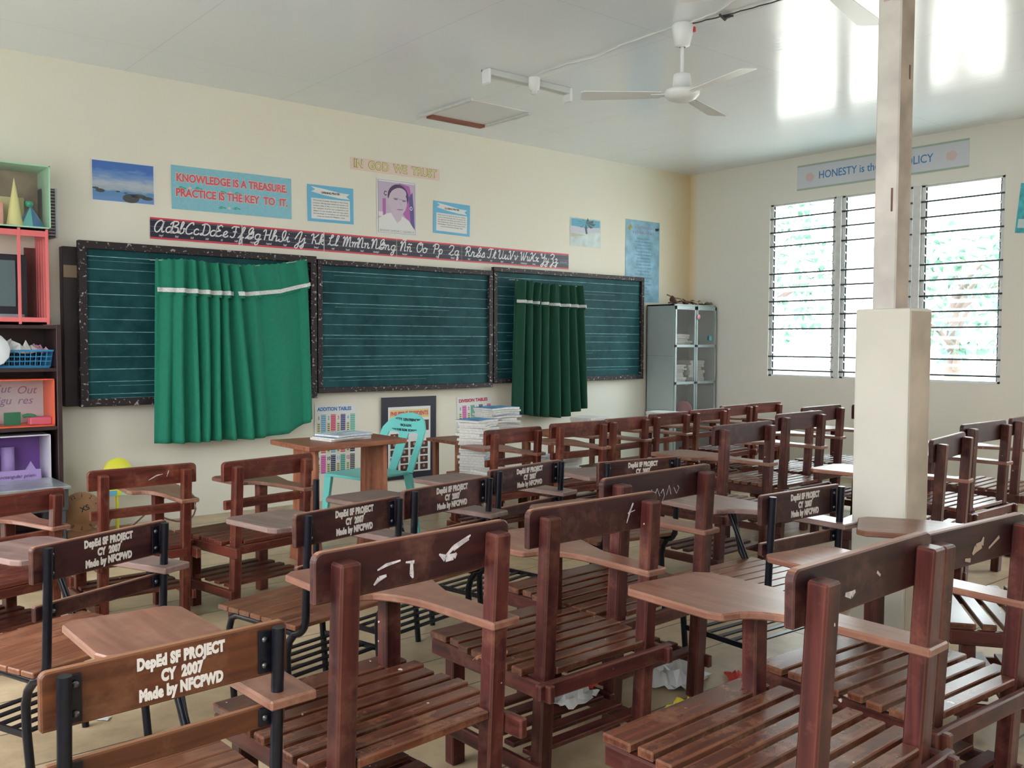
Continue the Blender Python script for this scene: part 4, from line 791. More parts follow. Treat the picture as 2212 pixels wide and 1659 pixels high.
f2 = ceiling_fan(-4.98, -4.80, 11, 'second ceiling fan above the top picture edge, only a blade tip showing')
# fluorescent holder with a lamp socket in the middle
fx = empty('tube_light_fixture', (-4.03, -1.76, H)); tag(fx, 'white tube light holder without tube, fixed to the ceiling', 'light fixture')
MB().box((-.41, -.035, -.045), (.41, .035, 0), METG, .004).obj('fixture_channel', fx)
for sg in (-1, 1): MB().box((sg*.40-.012, -.045, -.11), (sg*.40+.012, .045, -.0), FANW, .008).obj('end_bracket', fx)
MB().box((-.41, .036, -.012), (.41, .05, -.001), mat('fixture_shadow_strip', (.05, .05, .06), .6), 0).obj('edge_strip', fx)  # dark strip painted in for the shadow along the channel
so = MB(); so.lathe([(0, -.12), (.022, -.12), (.026, -.09), (.040, -.085), (.045, -.03), (.045, 0)], FANW, c=(.01, -.05, 0)); so.obj('lamp_socket', fx)
WIRE = mat('white_cable', (.66, .67, .66), .5); BWIRE = mat('black_cable', (.02, .02, .02), .5)
def cable(pts, r, m, lab, z=H-.008, dips=()):
    P = [at(*p, 'z', z) for p in pts]; Q = []
    for i in range(len(P)-1):
        for k in range(6):
            q = P[i].lerp(P[i+1], k/6); q.z = z-.004*abs(math.sin(i*3+k)); Q.append(q)
    Q.append(P[-1]); o = MB().tube(Q, r, m, 6).obj('cable'); return tag(o, lab, 'cable')
cable([(1155, 163), (1225, 137), (1290, 122), (1340, 97), (1452, 58)], .006, WIRE, 'white cable on the ceiling from the tube light holder to the fan')
cable([(1482, 52), (1500, 44), (1552, 24), (1600, -10)], .006, WIRE, 'white cable on the ceiling running on from the fan to the top edge')
o = cable([(1492, 51), (1560, 34), (1640, 12), (1725, -12)], .004, BWIRE, 'black cable on the ceiling from the fan past its knot to the top edge')
kn = MB(); q = at(1566, 32, 'z', H-.012)
for k in range(3): kn.tube([q+Vector((-.05+.02*k, .01*k, -.01)), q+Vector((.0, .0, -.03+.01*k)), q+Vector((.05, .02-.02*k, 0))], .007, BWIRE, 6)
k2 = kn.obj('cable_knot'); k2.parent = o
# hatch
ht = empty('ceiling_hatch', (-3.70, -.70, H)); tag(ht, 'ceiling hatch with white edge strips and a brown wooden edge', 'hatch')
for x0, x1, y0, y1 in ((-.34, -.31, -.36, .42), (.30, .33, -.33, .33)): MB().box((x0, y0, -.022), (x1, y1, 0), FRAME, .002).obj('edge_strip', ht)
MB().box((-.29, .27, -.030), (.30, .34, -.002), mat('hatch_brown', (.24, .08, .05), .6), .002).obj('wooden_edge', ht)
MB().box((-.30, -.33, -.006), (.30, .27, -.001), mat('hatch_panel_paint', (.76, .77, .78), .5), 0).obj('hatch_panel', ht)
# ================================================================== CORNER CABINET
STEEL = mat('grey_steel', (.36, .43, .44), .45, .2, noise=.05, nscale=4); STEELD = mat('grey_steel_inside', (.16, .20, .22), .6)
cg = bpy.data.materials.new('cabinet_glass'); cg.use_nodes = True; nn = cg.node_tree.nodes; ll = cg.node_tree.links; nn.clear()
oo = nn.new('ShaderNodeOutputMaterial'); aa = nn.new('ShaderNodeBsdfTransparent'); gg = nn.new('ShaderNodeBsdfGlossy'); xx_ = nn.new('ShaderNodeMixShader'); xx_.inputs[0].default_value = .16
gg.inputs['Roughness'].default_value = .04; ll.new(aa.outputs[0], xx_.inputs[1]); ll.new(gg.outputs[0], xx_.inputs[2]); ll.new(xx_.outputs[0], oo.inputs[0])
cb_ = empty('steel_cabinet', (-.40, -.22, 0)); tag(cb_, 'tall grey steel cabinet with glass doors in the far corner', 'cabinet')
b = MB(); X0, X1, Y0, Y1, ZT_ = -.36, .36, -.20, .20, 1.79
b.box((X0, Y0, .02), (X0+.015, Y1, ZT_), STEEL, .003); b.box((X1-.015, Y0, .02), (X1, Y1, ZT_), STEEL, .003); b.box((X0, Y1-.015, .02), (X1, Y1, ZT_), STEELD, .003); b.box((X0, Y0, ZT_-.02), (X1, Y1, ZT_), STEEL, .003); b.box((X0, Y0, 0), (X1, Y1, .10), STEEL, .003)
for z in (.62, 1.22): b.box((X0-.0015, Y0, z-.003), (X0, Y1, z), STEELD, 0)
b.obj('cabinet_body', cb_)
for z in (.50, .92, 1.33): MB().box((X0+.015, Y0+.02, z-.01), (X1-.015, Y1-.015, z+.01), STEEL, .002).obj('shelf', cb_)
for x0, x1 in ((X0+.005, -.004), (.004, X1-.005)):
    b = MB()
    for q in ((x0, .11, x0+.025, ZT_-.02), (x1-.025, .11, x1, ZT_-.02), (x0, .11, x1, .15), (x0, ZT_-.06, x1, ZT_-.02), (x0, .905, x1, .935), (x0, 1.315, x1, 1.345), (x0, .485, x1, .515)): b.box((q[0], Y0-.018, q[1]), (q[2], Y0-.002, q[3]), STEEL, .002)
    d = b.obj('cabinet_door', cb_); MB().box((x0+.02, Y0-.012, .13), (x1-.02, Y0-.009, ZT_-.04), cg, 0).obj('glass_pane', d)
PAPER = mat('paper_stack', (.60, .60, .58), .8, noise=.12, nscale=60); PAPB = mat('paper_blue', (.10, .30, .55), .6, noise=.4, nscale=12); COVR = mat('cover_print', (.42, .52, .60), .5, noise=.45, nscale=9)
def slab(b, x, y, z, w, d, h, rot, m, m2=None):
    T = Matrix.Translation((x, y, z)) @ Matrix.Rotation(rot, 4, 'Z'); b.box((-w/2, -d/2, 0), (w/2, d/2, h), m, min(.002, h*.3), T)
    if m2: b.box((-w/2-.002, -d/2-.002, h), (w/2+.002, d/2+.002, h+.002), m2, 0, T)
NUMW = 'second third fourth fifth sixth seventh eighth ninth tenth eleventh twelfth thirteenth'.split()
def ORD(i, n):
    if i == 0: return 'bottommost '
    if i == n-1: return 'topmost '
    return NUMW[i-1]+' lowest ' if i <= n//2 else NUMW[n-2-i]+' highest '
rnd = random.Random(11)
def pile(base, n, w, d, h, lab, group, cat='book', mats=(None,), name='book', jit=.02, ro=0, curl=False):
    z = base[2]
    for i in range(n):
        hh = h*rnd.uniform(.75, 1.25); b = MB()
        ww, dd = w*rnd.uniform(.95, 1.03), d*rnd.uniform(.95, 1.03); m2 = mats[i % len(mats)]
        # a soft-backed book: slightly bowed slab with its cover
        NX = 6; vs = []; 
        for kz in (0, 1):
            for iy in (0, 1):
                for ix in range(NX+1):
                    u = ix/NX-.5; bow = .35*hh*math.cos(u*PI*2)*(.5 if curl else .25); vs.append((u*ww, (iy-.5)*dd, kz*hh+bow))
        n1 = NX+1; fs = []
        for ix in range(NX):
            fs += [[ix, ix+n1, ix+1+n1, ix+1], [2*n1+ix, 2*n1+ix+1, 3*n1+ix+1, 3*n1+ix], [ix, ix+1, 2*n1+ix+1, 2*n1+ix], [n1+ix, 3*n1+ix, 3*n1+ix+1, n1+ix+1]]
        fs += [[0, 2*n1, 3*n1, n1], [NX, n1+NX, 3*n1+NX, 2*n1+NX]]
        b.add(vs, fs, PAPER)
        if m2: b.add([(v[0]*1.01, v[1]*1.01, v[2]+.0015) for v in vs[2*n1:]], [[ix, ix+1, n1+ix+1, n1+ix] for ix in range(NX)], m2)
        o = b.obj(name); o.location = (base[0]+rnd.uniform(-jit, jit), base[1]+rnd.uniform(-jit, jit), z); o.rotation_euler = (0, 0, ro+rnd.uniform(-.12, .12))
        tag(o, lab[i] if not isinstance(lab, str) else (lab if n == 1 else ORD(i, n)+lab), cat, group); z += hh*1.08
    return z
pile((-.50, -.22, 1.34), 5, .26, .22, .025, 'thin book in the pile on the top cabinet shelf', 'books on the top cabinet shelf', mats=(COVR, None))
pile((-.58, -.22, .93), 8, .22, .24, .022, 'paper bundle in the left pile on the middle cabinet shelf', 'papers in the cabinet, left pile', mats=(None,), cat='paper')
pile((-.26, -.22, .93), 9, .24, .22, .026, 'book in the right pile on the middle cabinet shelf', 'books in the cabinet, right pile', mats=(COVR, None))
bl = MB(); bl.lathe([(0, 0), (.05, .01), (.09, .05), (.10, .10), (.085, .15), (.05, .185), (0, .195)], mat('pink_ball', (.52, .10, .20), .35), n=24); o = bl.obj('ball', None, (-.38, -.25, .51)); tag(o, 'pink ball on the bottom visible shelf of the steel cabinet', 'ball')
c_ = MB(); c_.tube([(0, 0, 0), (.0, 0, -.11)], .0015, WIRE, 5); T = Matrix.Translation((0, -.004, -.14)) @ Matrix.Rotation(PI/2, 4, 'X'); c_.lathe([(0, 0), (.028, 0), (.028, .003), (0, .003)], mat('pink_tag', (.62, .28, .34), .6), n=20, T=T); o = c_.obj('paper_tag', None, (-.38, -.448, 1.795)); tag(o, 'small round pink tag hanging at the top of the cabinet doors', 'tag')
sb = MB(); sb.box((-.022, -.003, -.025), (.022, 0, .025), lam('cyan_note', (.10, .48, .58)), 0); o = sb.obj('sticker', None, (-.16, -.444, 1.42)); tag(o, 'cyan sticker on the right glass door of the cabinet', 'sticker')
HUSK = mat('dry_husk', (.085, .04, .03), .8, noise=.4, nscale=20); TWIG = mat('dry_twig', (.28, .17, .08), .8, noise=.3, nscale=30)
for k, (x, y, sc, lab) in enumerate(((-.62, -.30, .055, 'dark coconut shell half on the cabinet top, left one'), (-.46, -.33, .045, 'dark coconut shell half on the cabinet top, right one'))):
    b = MB(); T = Matrix.Rotation(.9-.5*k, 4, 'Y') @ Matrix.Rotation(.5, 4, 'X'); b.lathe([(0, -sc), (sc*.7, -sc*.7), (sc, -.1*sc), (sc*.95, .1*sc), (sc*.86, .05*sc), (sc*.6, -.55*sc), (0, -.8*sc)], HUSK, n=24, T=T); o = b.obj('coconut_shell', None, (x, y, 1.79+sc*.95)); tag(o, lab, 'shell')
def wiggle(p0, p1, n, amp, seed):
    r = random.Random(seed); p0, p1 = Vector(p0), Vector(p1); return [p0.lerp(p1, i/n)+Vector((r.uniform(-amp, amp), r.uniform(-amp, amp), r.uniform(0, amp))) for i in range(n+1)]
tw = empty('dried_stalks', (-.5, -.3, 1.79)); tag(tw, 'dried brown stalks lying across the cabinet top', 'dried plant')
for k, (a, c, m) in enumerate((((-.22, .0, .01), (.05, -.02, .03), HUSK), ((-.17, .05, .10), (-.05, -.05, .04), TWIG), ((-.10, -.05, .03), (.10, -.09, .01), HUSK), ((.05, .0, .02), (.30, .02, .03), TWIG), ((.10, .03, .03), (.28, .06, .05), TWIG), ((.16, -.05, .01), (.33, .0, .045), TWIG), ((.05, -.10, .02), (.12, -.11, -.0), HUSK))): MB().tube(wiggle(a, c, 6, .014, k), .0075, m, 6).obj('stalk', tw)
CL = mat('cream_rag', (.62, .55, .38), .9); rg = MB(); vs = []; fs = []; r = random.Random(3)
for i in range(9):
    for j in range(7): vs.append((i*.035, j*.035-(.02 if j else 0), .004+r.uniform(0, .035)*(0 < i < 8)))
for i in range(8):
    for j in range(6): a = i*7+j; fs.append([a, a+7, a+8, a+1])
rg.add(vs, fs, CL, None, True); o = rg.obj('rag', None, (-.36, -.42, 1.795)); tag(o, 'cream rag crumpled on the right of the cabinet top', 'cloth')
# ================================================================== DESK, TURQUOISE CHAIR, BOOKS
DW = wood3('desk_wood', (.16, .05, .03), (.36, .14, .08), (.46, .26, .17), rough=.33, wear=.7)
tp = [at(585, 950, 'z', .75), at(659, 968, 'z', .75), at(847, 945, 'z', .75), at(800, 936, 'z', .75)]
dk = empty('teacher_desk', (-5.72, -1.93, 0), 0); tag(dk, 'small reddish wooden desk with flared plank legs below the middle chalkboard', 'desk')
b = MB(); b.prism([(-.36, -.27), (.36, -.21), (.36, .20), (-.36, .24)], .72, .75, DW['x'], .004); b.obj('desk_top', dk)
for xa, xb in ((-.24, -.33), (.24, .30)):
    b = MB(); T = Matrix.Rotation(-PI/2, 4, 'Z'); 
    for yy in (0,):
        poly = [(-.20, 0), (.20, 0), (.15, .30), (.14, .72), (-.14, .72), (-.15, .30)]
        b.prism(poly, -.014, .014, DW['z'], .003, Matrix.Translation((xa, -.0, 0)) @ Matrix.Rotation(PI/2, 4, 'Z') @ RX)
    b.obj('plank_leg', dk)
pile((-5.70, -1.93, .751), 3, .30, .22, .012, ['white softcover book at the bottom of the small desk pile', 'white softcover book in the middle of the small desk pile', 'blue and white softcover book open-edged on top of the desk pile'], 'books on the teacher desk', mats=(None, PAPB, COVR), ro=.2)
# turquoise monobloc chair
TQ = mat('turquoise_plastic', (.16, .58, .56), .35, noise=.05, nscale=3)
tq = empty('plastic_chair', (-5.20, -1.40, 0), math.radians(102)); tag(tq, 'turquoise plastic chair with black lettering on its backrest, beside the wooden desk', 'chair')
b = MB(); b.prism([(-.21, -.20), (.21, -.20), (.23, .18), (.19, .24), (-.19, .24), (-.23, .18)], .42, .44, TQ, .008, seg=2); b.obj('seat', tq)
def sweep_strip(b, L, R, th, m):
    n = len(L); vs = L+R+[v+th for v in L]+[v+th for v in R]; fs = []
    for i in range(n-1): fs += [[i, i+1, n+i+1, n+i], [2*n+i, 3*n+i, 3*n+i+1, 2*n+i+1], [i, 2*n+i, 2*n+i+1, i+1], [n+i, n+i+1, 3*n+i+1, 3*n+i]]
    fs += [[0, n, 3*n, 2*n], [n-1, 3*n-1, 4*n-1, 2*n-1]][:1]; b.add(vs, fs, m)
def backpt(x, z): return Vector((x, -.20-.20*(z-.43)/.42-.10*(1-(x/.25)**2)*.3, z))
b = MB(); N = 16
outer = []; inner = []
for i in range(N+1):
    t = i/N
    if t < .28: zz_ = .43+(.26)*t/.28; xo = -.225+.0*t; outer.append((xo, zz_)); inner.append((-.155, .43+.26*t/.28))
    elif t > .72: q = (1-t)/.28; outer.append((.225, .43+.26*q)); inner.append((.155, .43+.26*q))
    else: a = PI*(1-(t-.28)/.44); outer.append((.225*math.cos(a), .69+.15*math.sin(a))); inner.append((.155*math.cos(a), .66+.025*math.sin(a)+.03*abs(math.cos(a))))
vs = []; fs = []
for k, pl_ in enumerate((outer, inner)):
    for th in (0, -.012):
        for x, z in pl_: p = backpt(x, z); vs.append((p.x, p.y+th, p.z))
n = N+1
for i in range(N): fs += [[i, i+1, 2*n+i+1, 2*n+i], [n+i, 3*n+i, 3*n+i+1, n+i+1], [i, n+i, n+i+1, i+1], [2*n+i, 2*n+i+1, 3*n+i+1, 3*n+i]]
b.add(vs, fs, TQ); b.obj('backrest', tq)
b = MB(); vs = []
for x0 in (-.045, .045):
    for z in (.43, .55, .69):
        for th in (0, -.01): p = backpt(x0*(1 if z > .5 else .8), z); vs.append((p.x, p.y+th, p.z))
b.add(vs, [[0, 2, 8, 6], [2, 4, 10, 8], [1, 7, 9, 3], [3, 9, 11, 5], [0, 1, 3, 2], [2, 3, 5, 4], [6, 8, 9, 7], [8, 10, 11, 9]], TQ); b.obj('back_slat', tq)
for x, y, dx, dy in ((-.20, -.19, -.04, -.06), (.20, -.19, .04, -.06), (-.19, .20, -.03, .03), (.19, .20, .03, .03)):
    b = MB(); vs = [(x-.035, y-.012, .425), (x+.035, y-.012, .425), (x+.035, y+.012, .425), (x-.035, y+.012, .425), (x+dx-.02, y+dy-.01, 0), (x+dx+.02, y+dy-.01, 0), (x+dx+.02, y+dy+.01, 0), (x+dx-.02, y+dy+.01, 0)]
    b.add(vs, [[0, 1, 5, 4], [1, 2, 6, 5], [2, 3, 7, 6], [3, 0, 4, 7], [0, 3, 2, 1], [4, 5, 6, 7]], TQ); b.obj('leg', tq)
for t, z, sz in (('ATTY. LEN PRINCIPE', .785, .030), ('VICE-GOV.', .745, .026), ('SAN JOSE ELEM. SCHOOL', .712, .024)):
    p = backpt(0, z); text(t, sz, INK, 'lettering', tq, Matrix.Translation((0, p.y+.006, z)) @ Matrix.Rotation(PI, 4, 'Z') @ RX @ Matrix.Rotation(-.0, 4, 'X'), bold=.0006, sx=.95, depth=.001)
# book benches
def bench(x, y, w, d, h, lab):
    r = empty('wooden_bench', (x, y, 0)); tag(r, lab, 'bench'); MB().box((-w/2, -d/2, h-.025), (w/2, d/2, h), DW['x'], .003).obj('bench_top', r)
    for sx in (-1, 1):
        for sy in (-1, 1): MB().box((sx*(w/2-.06)-.02, sy*(d/2-.05)-.02, 0), (sx*(w/2-.06)+.02, sy*(d/2-.05)+.02, h-.026), DW['z'], .003).obj('leg', r)
    return r
bench(-4.02, -1.18, .80, .40, .60, 'low reddish bench under the blue-topped book pile'); bench(-3.02, -1.20, .9, .40, .60, 'low reddish bench behind the far row, under the loose white papers'); bench(-2.0, -1.25, .8, .40, .60, 'low reddish bench in front of the grey cabinet')
bench(-4.42, -1.66, .34, .34, .40, 'small low bench under the tall white book pile')
zt2 = pile((-4.42, -1.66, .401), 20, .26, .21, .0165, 'white book in the tall pile left of the orange-brown armchair', 'tall white book pile', mats=(None, None, COVR), jit=.012, ro=.5, curl=True)
pile((-4.42, -1.66, zt2), 1, .27, .21, .014, 'blue printed book lying on top of the tall white pile', 'top book', mats=(PAPB,), ro=.3)
zt3 = pile((-3.86, -1.18, .601), 7, .30, .23, .020, 'white book in the lower half of the blue-topped pile', 'white books under the blue ones', mats=(None,), jit=.02, ro=-.1, curl=True)
pile((-3.86, -1.18, zt3), 5, .31, .23, .013, 'blue-covered book among those topping the pile on the bench', 'blue books topping the pile', mats=(PAPB, COVR), jit=.02, ro=.1, curl=True)
pile((-2.77, -1.18, .601), 6, .30, .24, .015, 'loose white paper bundle below the small curtain', 'white papers below the small curtain', 'paper', mats=(None,), name='paper_bundle', jit=.02, ro=.2, curl=True)
pile((-1.86, -1.22, .601), 6, .28, .22, .016, 'white paper bundle in front of the cabinet foot', 'white papers before the cabinet', 'paper', mats=(None,), name='paper_bundle', jit=.015, curl=True)
pile((-4.66, -2.15, .402), 5, .27, .22, .018, 'grey-white book on the seat of the leftmost far-row armchair', 'books on the leftmost far-row seat', mats=(None,), jit=.02, curl=True)
pile((-4.17, -2.25, .41), 8, .27, .22, .018, 'grey-white book on the seat under the small curtain', 'books on the second far-row seat', mats=(None, COVR), jit=.02, curl=True)
# ================================================================== LEFT CORNER
SHW = mat('dark_shelf_wood', (.030, .014, .016), .45, noise=.4, nscale=6)
sx0, sx1, sy0, sy1 = -8.25, -6.945, -.36, -.005
bs = empty('bookshelf', ((sx0+sx1)/2, -.18, 0)); tag(bs, 'dark brown wooden shelf unit cut by the left picture edge', 'shelf'); Lb = Matrix.Translation((-(sx0+sx1)/2, .18, 0))
for x in (sx0, sx1-.03): MB().box((x, sy0, 0), (x+.03, sy1, 1.465), SHW, .002, Lb).obj('side_panel', bs)
for z in (.03, .405, .775, 1.165, 1.45): MB().box((sx0+.03, sy0+.005, z-.012), (sx1-.03, sy1, z+.012), SHW, .002, Lb).obj('shelf_board', bs)
MB().box((sx0+.03, sy1-.012, .03), (sx1-.03, sy1-.002, 1.44), SHW, 0, Lb).obj('back_panel', bs)
def openbox(name, x0, x1, z0, z1, y0, y1, m, rim, lab, t=.008):
    r = empty(name, ((x0+x1)/2, (y0+y1)/2, z0)); tag(r, lab, 'box'); L = Matrix.Translation((-(x0+x1)/2, -(y0+y1)/2, -z0)); b = MB()
    b.box((x0, y0, z0), (x1, y1, z0+t), rim, .001, L); b.box((x0, y0, z1-t), (x1, y1, z1), rim, .001, L); b.box((x0, y0, z0), (x0+t, y1, z1), rim, .001, L); b.box((x1-t, y0, z0), (x1, y1, z1), rim, .001, L); b.box((x0+t, y1-t, z0+t), (x1-t, y1, z1-t), m, 0, L); b.obj('box_shell', r); return r, L
ORG = lam('orange_red_card', (.72, .12, .05)); PNKC = lam('pink_card', (.66, .22, .24)); LIL = lam('lilac_card', (.42, .30, .66)); PURP = lam('purple_card', (.22, .08, .42))
FILM = bpy.data.materials.new('clear_film'); FILM.use_nodes = True; nn = FILM.node_tree.nodes; ll = FILM.node_tree.links; nn.clear(); oo = nn.new('ShaderNodeOutputMaterial'); aa = nn.new('ShaderNodeBsdfTransparent'); gg = nn.new('ShaderNodeBsdfGlossy'); mm_ = nn.new('ShaderNodeMixShader')
mm_.inputs[0].default_value = .06; gg.inputs['Roughness'].default_value = .12; bp_ = nn.new('ShaderNodeBump'); nz_ = nn.new('ShaderNodeTexNoise'); nz_.inputs['Scale'].default_value = 12; nz_.inputs['Distortion'].default_value = 3; bp_.inputs['Strength'].default_value = .8; ll.new(nz_.outputs['Fac'], bp_.inputs['Height']); ll.new(bp_.outputs[0], gg.inputs['Normal'])
ll.new(aa.outputs[0], mm_.inputs[1]); ll.new(gg.outputs[0], mm_.inputs[2]); ll.new(mm_.outputs[0], oo.inputs[0])
ob_, L = openbox('display_box', -7.55, -6.985, .788, 1.105, -.34, -.05, lam('white_board_back', (.62, .64, .68)), ORG, 'orange-red edged display box with handwriting and paper cut-outs, middle shelf')
HW = lam('purple_marker', (.30, .20, .42)); TT = L
for t, x, z in (('Cut', -7.255, 1.03), ('Out', -7.10, 1.02), ('Figu', -7.255, .95), ('res', -7.11, .95)):
    text(t, .075, HW, 'handwriting', ob_, L @ Matrix.Translation((x, -.062, z)) @ RX, shear=.3, depth=.0005)
MB().box((-7.542, -.342, .797), (-6.993, -.340, 1.097), FILM, 0, L).obj('clear_film', ob_)
def thing_box(name, a, c, m, lab, cat, bev=.004, rz=0): o = MB().box((-a[0]/2, -a[1]/2, 0), (a[0]/2, a[1]/2, a[2]), m, bev).obj(name, None, c, rz); return tag(o, lab, cat)
DG = lam('green_cutout', (.02, .20, .10)); thing_box('paper_cutout', (.10, .006, .085), (-7.22, -.22, .797), DG, 'square dark green paper cut-out standing in the orange display box', 'cut-out', 0)
b = MB(); b.tube([Vector((.0+.045*math.cos(a), 0, .045+.03*math.sin(a*1.0))) for a in [k*.35 for k in range(-3, 8)]], .012, DG, 8); o = b.obj('paper_cutout', None, (-7.13, -.26, .787)); tag(o, 'curled dark green paper cut-out lying right of the square one', 'cut-out')
b = MB(); b.lathe([(0, 0), (.055, .004), (.05, .05), (.03, .075), (0, .085)], lam('rose_cutout', (.62, .18, .28)), n=18); o = b.obj('paper_dome', None, (-7.38, -.25, .797)); tag(o, 'pink paper dome at the left in the orange display box', 'cut-out')
thing_box('paper_cutout', (.13, .09, .05), (-7.06, -.24, .797), lam('coral_cutout', (.66, .12, .20)), 'flat coral paper box at the right in the orange display box', 'cut-out')
pb_, L = openbox('display_box', -7.55, -7.015, .418, .735, -.34, -.05, PURP, lam('white_rim', (.60, .58, .66)), 'purple-lined display box with a small label, lower shelf')
MB().box((-7.542, -.342, .427), (-7.023, -.340, .727), FILM, 0, L).obj('clear_film', pb_)
for k, (x, r_, h_, lab) in enumerate(((-7.36, .045, .17, 'purple paper cylinder at the left in the purple display box'), (-7.24, .04, .22, 'tall lilac paper cylinder in the purple display box'))):
    b = MB(); b.lathe([(0, 0), (r_, 0), (r_, h_), (0, h_)], (PURP, LIL)[k], n=24); o = b.obj('paper_cylinder', None, (x, -.16, .427)); tag(o, lab, 'cylinder')
b = MB(); b.add([(-.06, -.04, 0), (.06, -.04, 0), (.06, .04, 0), (-.06, .04, 0), (0, 0, .12)], [[0, 1, 2, 3], [0, 4, 1], [1, 4, 2], [2, 4, 3], [3, 4, 0]], LIL); o = b.obj('paper_pyramid', None, (-7.11, -.20, .427)); tag(o, 'lilac paper pyramid in the purple display box', 'pyramid')
lb = MB().box((-.15, -.004, 0), (.15, 0, .075), LIL, 0).obj('label_card', None, (-7.22, -.30, .428)); tag(lb, 'lilac label card reading Rectangular prism in the purple box', 'label'); text('Rectangular prism', .032, INK, 'handwriting', lb, Matrix.Translation((.0, -.0048, .035)) @ RX, shear=.25, depth=.0003)
BSK = mat('blue_basket_plastic', (.03, .22, .45), .4)
bk_ = empty('plastic_basket', (-7.22, -.20, 1.178)); tag(bk_, 'blue latticed plastic basket full of papers on the upper shelf', 'basket')
b = MB(); W2, D2_, h_ = .23, .12, .115
for k in range(15):
    u = -W2+k*2*W2/14
    for sy in (-1, 1): b.beam((u*.94, sy*D2_*.92, .012), (u, sy*D2_, h_), .006, .004, BSK, 0)
for k in range(8):
    v = -D2_+k*2*D2_/7
    for sx in (-1, 1): b.beam((sx*W2*.94, v*.92, .012), (sx*W2, v, h_), .006, .004, BSK, 0)
for z, s_ in ((.012, .94), (.045, .955), (.075, .97), (h_, 1.0)):
    p = [(-W2*s_, -D2_*s_, z), (W2*s_, -D2_*s_, z), (W2*s_, D2_*s_, z), (-W2*s_, D2_*s_, z)]
    for i in range(4): b.beam(p[i], p[(i+1) % 4], .008 if z < .1 else .016, .006 if z < .1 else .012, BSK, 0)
b.box((-W2*.93, -D2_*.9, 0), (W2*.93, D2_*.9, .008), BSK, 0); b.obj('lattice', bk_)
def crumple(name, loc, w, d, h, m, lab, cat, seed, rz=0, n=8):
    r = random.Random(seed); vs = []; fs = []
    for i in range(n+1):
        for j in range(n+1):
            u, v = i/n-.5, j/n-.5; e = 1+.15*r.uniform(-1, 1); z = h*(r.random()**1.3)*max(0, 1-2.2*max(abs(u), abs(v))**2*1.2)+.003
            vs.append((u*w*e, v*d*e, z))
    for i in range(n):
        for j in range(n): a = i*(n+1)+j; fs.append([a, a+n+1, a+n+2, a+1])
    o = MB().add(vs, fs, m).obj(name, None, loc, rz); s_ = o.modifiers.new('thick', 'SOLIDIFY'); s_.thickness = .0015; return tag(o, lab, cat)
crumple('crumpled_paper', (-7.22, -.20, 1.27), .36, .20, .11, WHITE, 'grey-white crumpled papers heaped in the blue basket', 'paper', 4)
crumple('crumpled_paper', (-7.06, -.20, 1.275), .12, .10, .07, lam('pink_tissue', (.58, .28, .42)), 'pink crumpled paper at the right end of the blue basket', 'paper', 9)
b = MB(); b.lathe([(0, -.01), (.10, -.008), (.12, 0), (.115, .006), (.05, .01), (0, .012)], lam('white_plate', (.66, .72, .76)), n=14, T=Matrix.Translation((0, 0, .12)) @ Matrix.Rotation(1.25, 4, 'X')); o = b.obj('paper_disc', None, (-7.37, -.36, 1.18)); tag(o, 'pale white paper disc leaning at the left of the blue basket', 'paper')
# cage with television on top of the shelf
CAGE = mat('coral_painted_bar', (.70, .16, .17), .45)
cgx0, cgx1, cy0, cy1, cz0, cz1 = -7.75, -7.005, -.34, -.01, 1.467, 2.095
cage = empty('television_cage', ((cgx0+cgx1)/2, -.17, cz0)); tag(cage, 'coral-red barred cage on top of the dark shelf unit', 'cage'); L = Matrix.Translation((-(cgx0+cgx1)/2, .17, -cz0))
b = MB(); b.box((cgx0, cy0, cz0), (cgx1, cy1, cz0+.015), CAGE, 0, L); b.box((cgx0, cy0, cz1-.05), (cgx1, cy0+.012, cz1), CAGE, 0, L); b.box((cgx0, cy0, cz0), (cgx1, cy0+.012, cz0+.045), CAGE, 0, L); b.box((cgx0, cy0, cz1-.012), (cgx1, cy1, cz1), CAGE, 0, L)
b.box((cgx1-.012, cy0, cz0), (cgx1, cy1, cz0+.045), CAGE, 0, L); b.box((cgx1-.012, cy0, cz1-.05), (cgx1, cy1, cz1), CAGE, 0, L); b.obj('cage_frame', cage)
for x in (cgx0+.01, -7.40, -7.185, cgx1-.012): MB().box((x-.009, cy0-.002, cz0), (x+.009, cy0+.014, cz1), CAGE, .001, L).obj('bar', cage)
for y in (-.28, -.21, -.14, -.07, cy1-.01): MB().box((cgx1-.012, y-.008, cz0), (cgx1+.001, y+.008, cz1), CAGE, .001, L).obj('bar', cage)
MB().box((cgx1, -.20, 1.79), (cgx1+.03, -.17, 1.815), CAGE, .002, L).obj('latch', cage)
MB().box((-7.09, cy1-.02, cz0+.05), (-7.02, cy1-.012, cz1-.1), mat('brown_slat', (.12, .03, .03), .6), 0, L).obj('back_slat', cage)
tv = empty('television', (-7.42, -.17, 1.483)); tag(tv, 'black box television inside the coral-red cage', 'television'); TVB = mat('tv_black', (.012, .012, .025), .35)
b = MB(); b.box((-.29, -.12, 0), (.29, -.08, .44), TVB, .006); b.box((-.24, -.08, .04), (.24, .13, .40), TVB, .02); b.obj('casing', tv)
b = MB(); vs = []; fs = []
for i in range(9):
    for j in range(9): u, v = i/8-.5, j/8-.5; vs.append((u*.44, -.122-.012*(1-2*(u*u+v*v)), .25+v*.30))
for i in range(8):
    for j in range(8): a = i*9+j; fs.append([a, a+9, a+10, a+1])
b.add(vs, fs, mat('tv_screen', (.10, .15, .17), .15), None, True); b.obj('screen', tv)
MB().box((-.27, -.126, .012), (.27, -.12, .05), mat('tv_trim', (.25, .27, .32), .4), .002).obj('control_strip', tv)
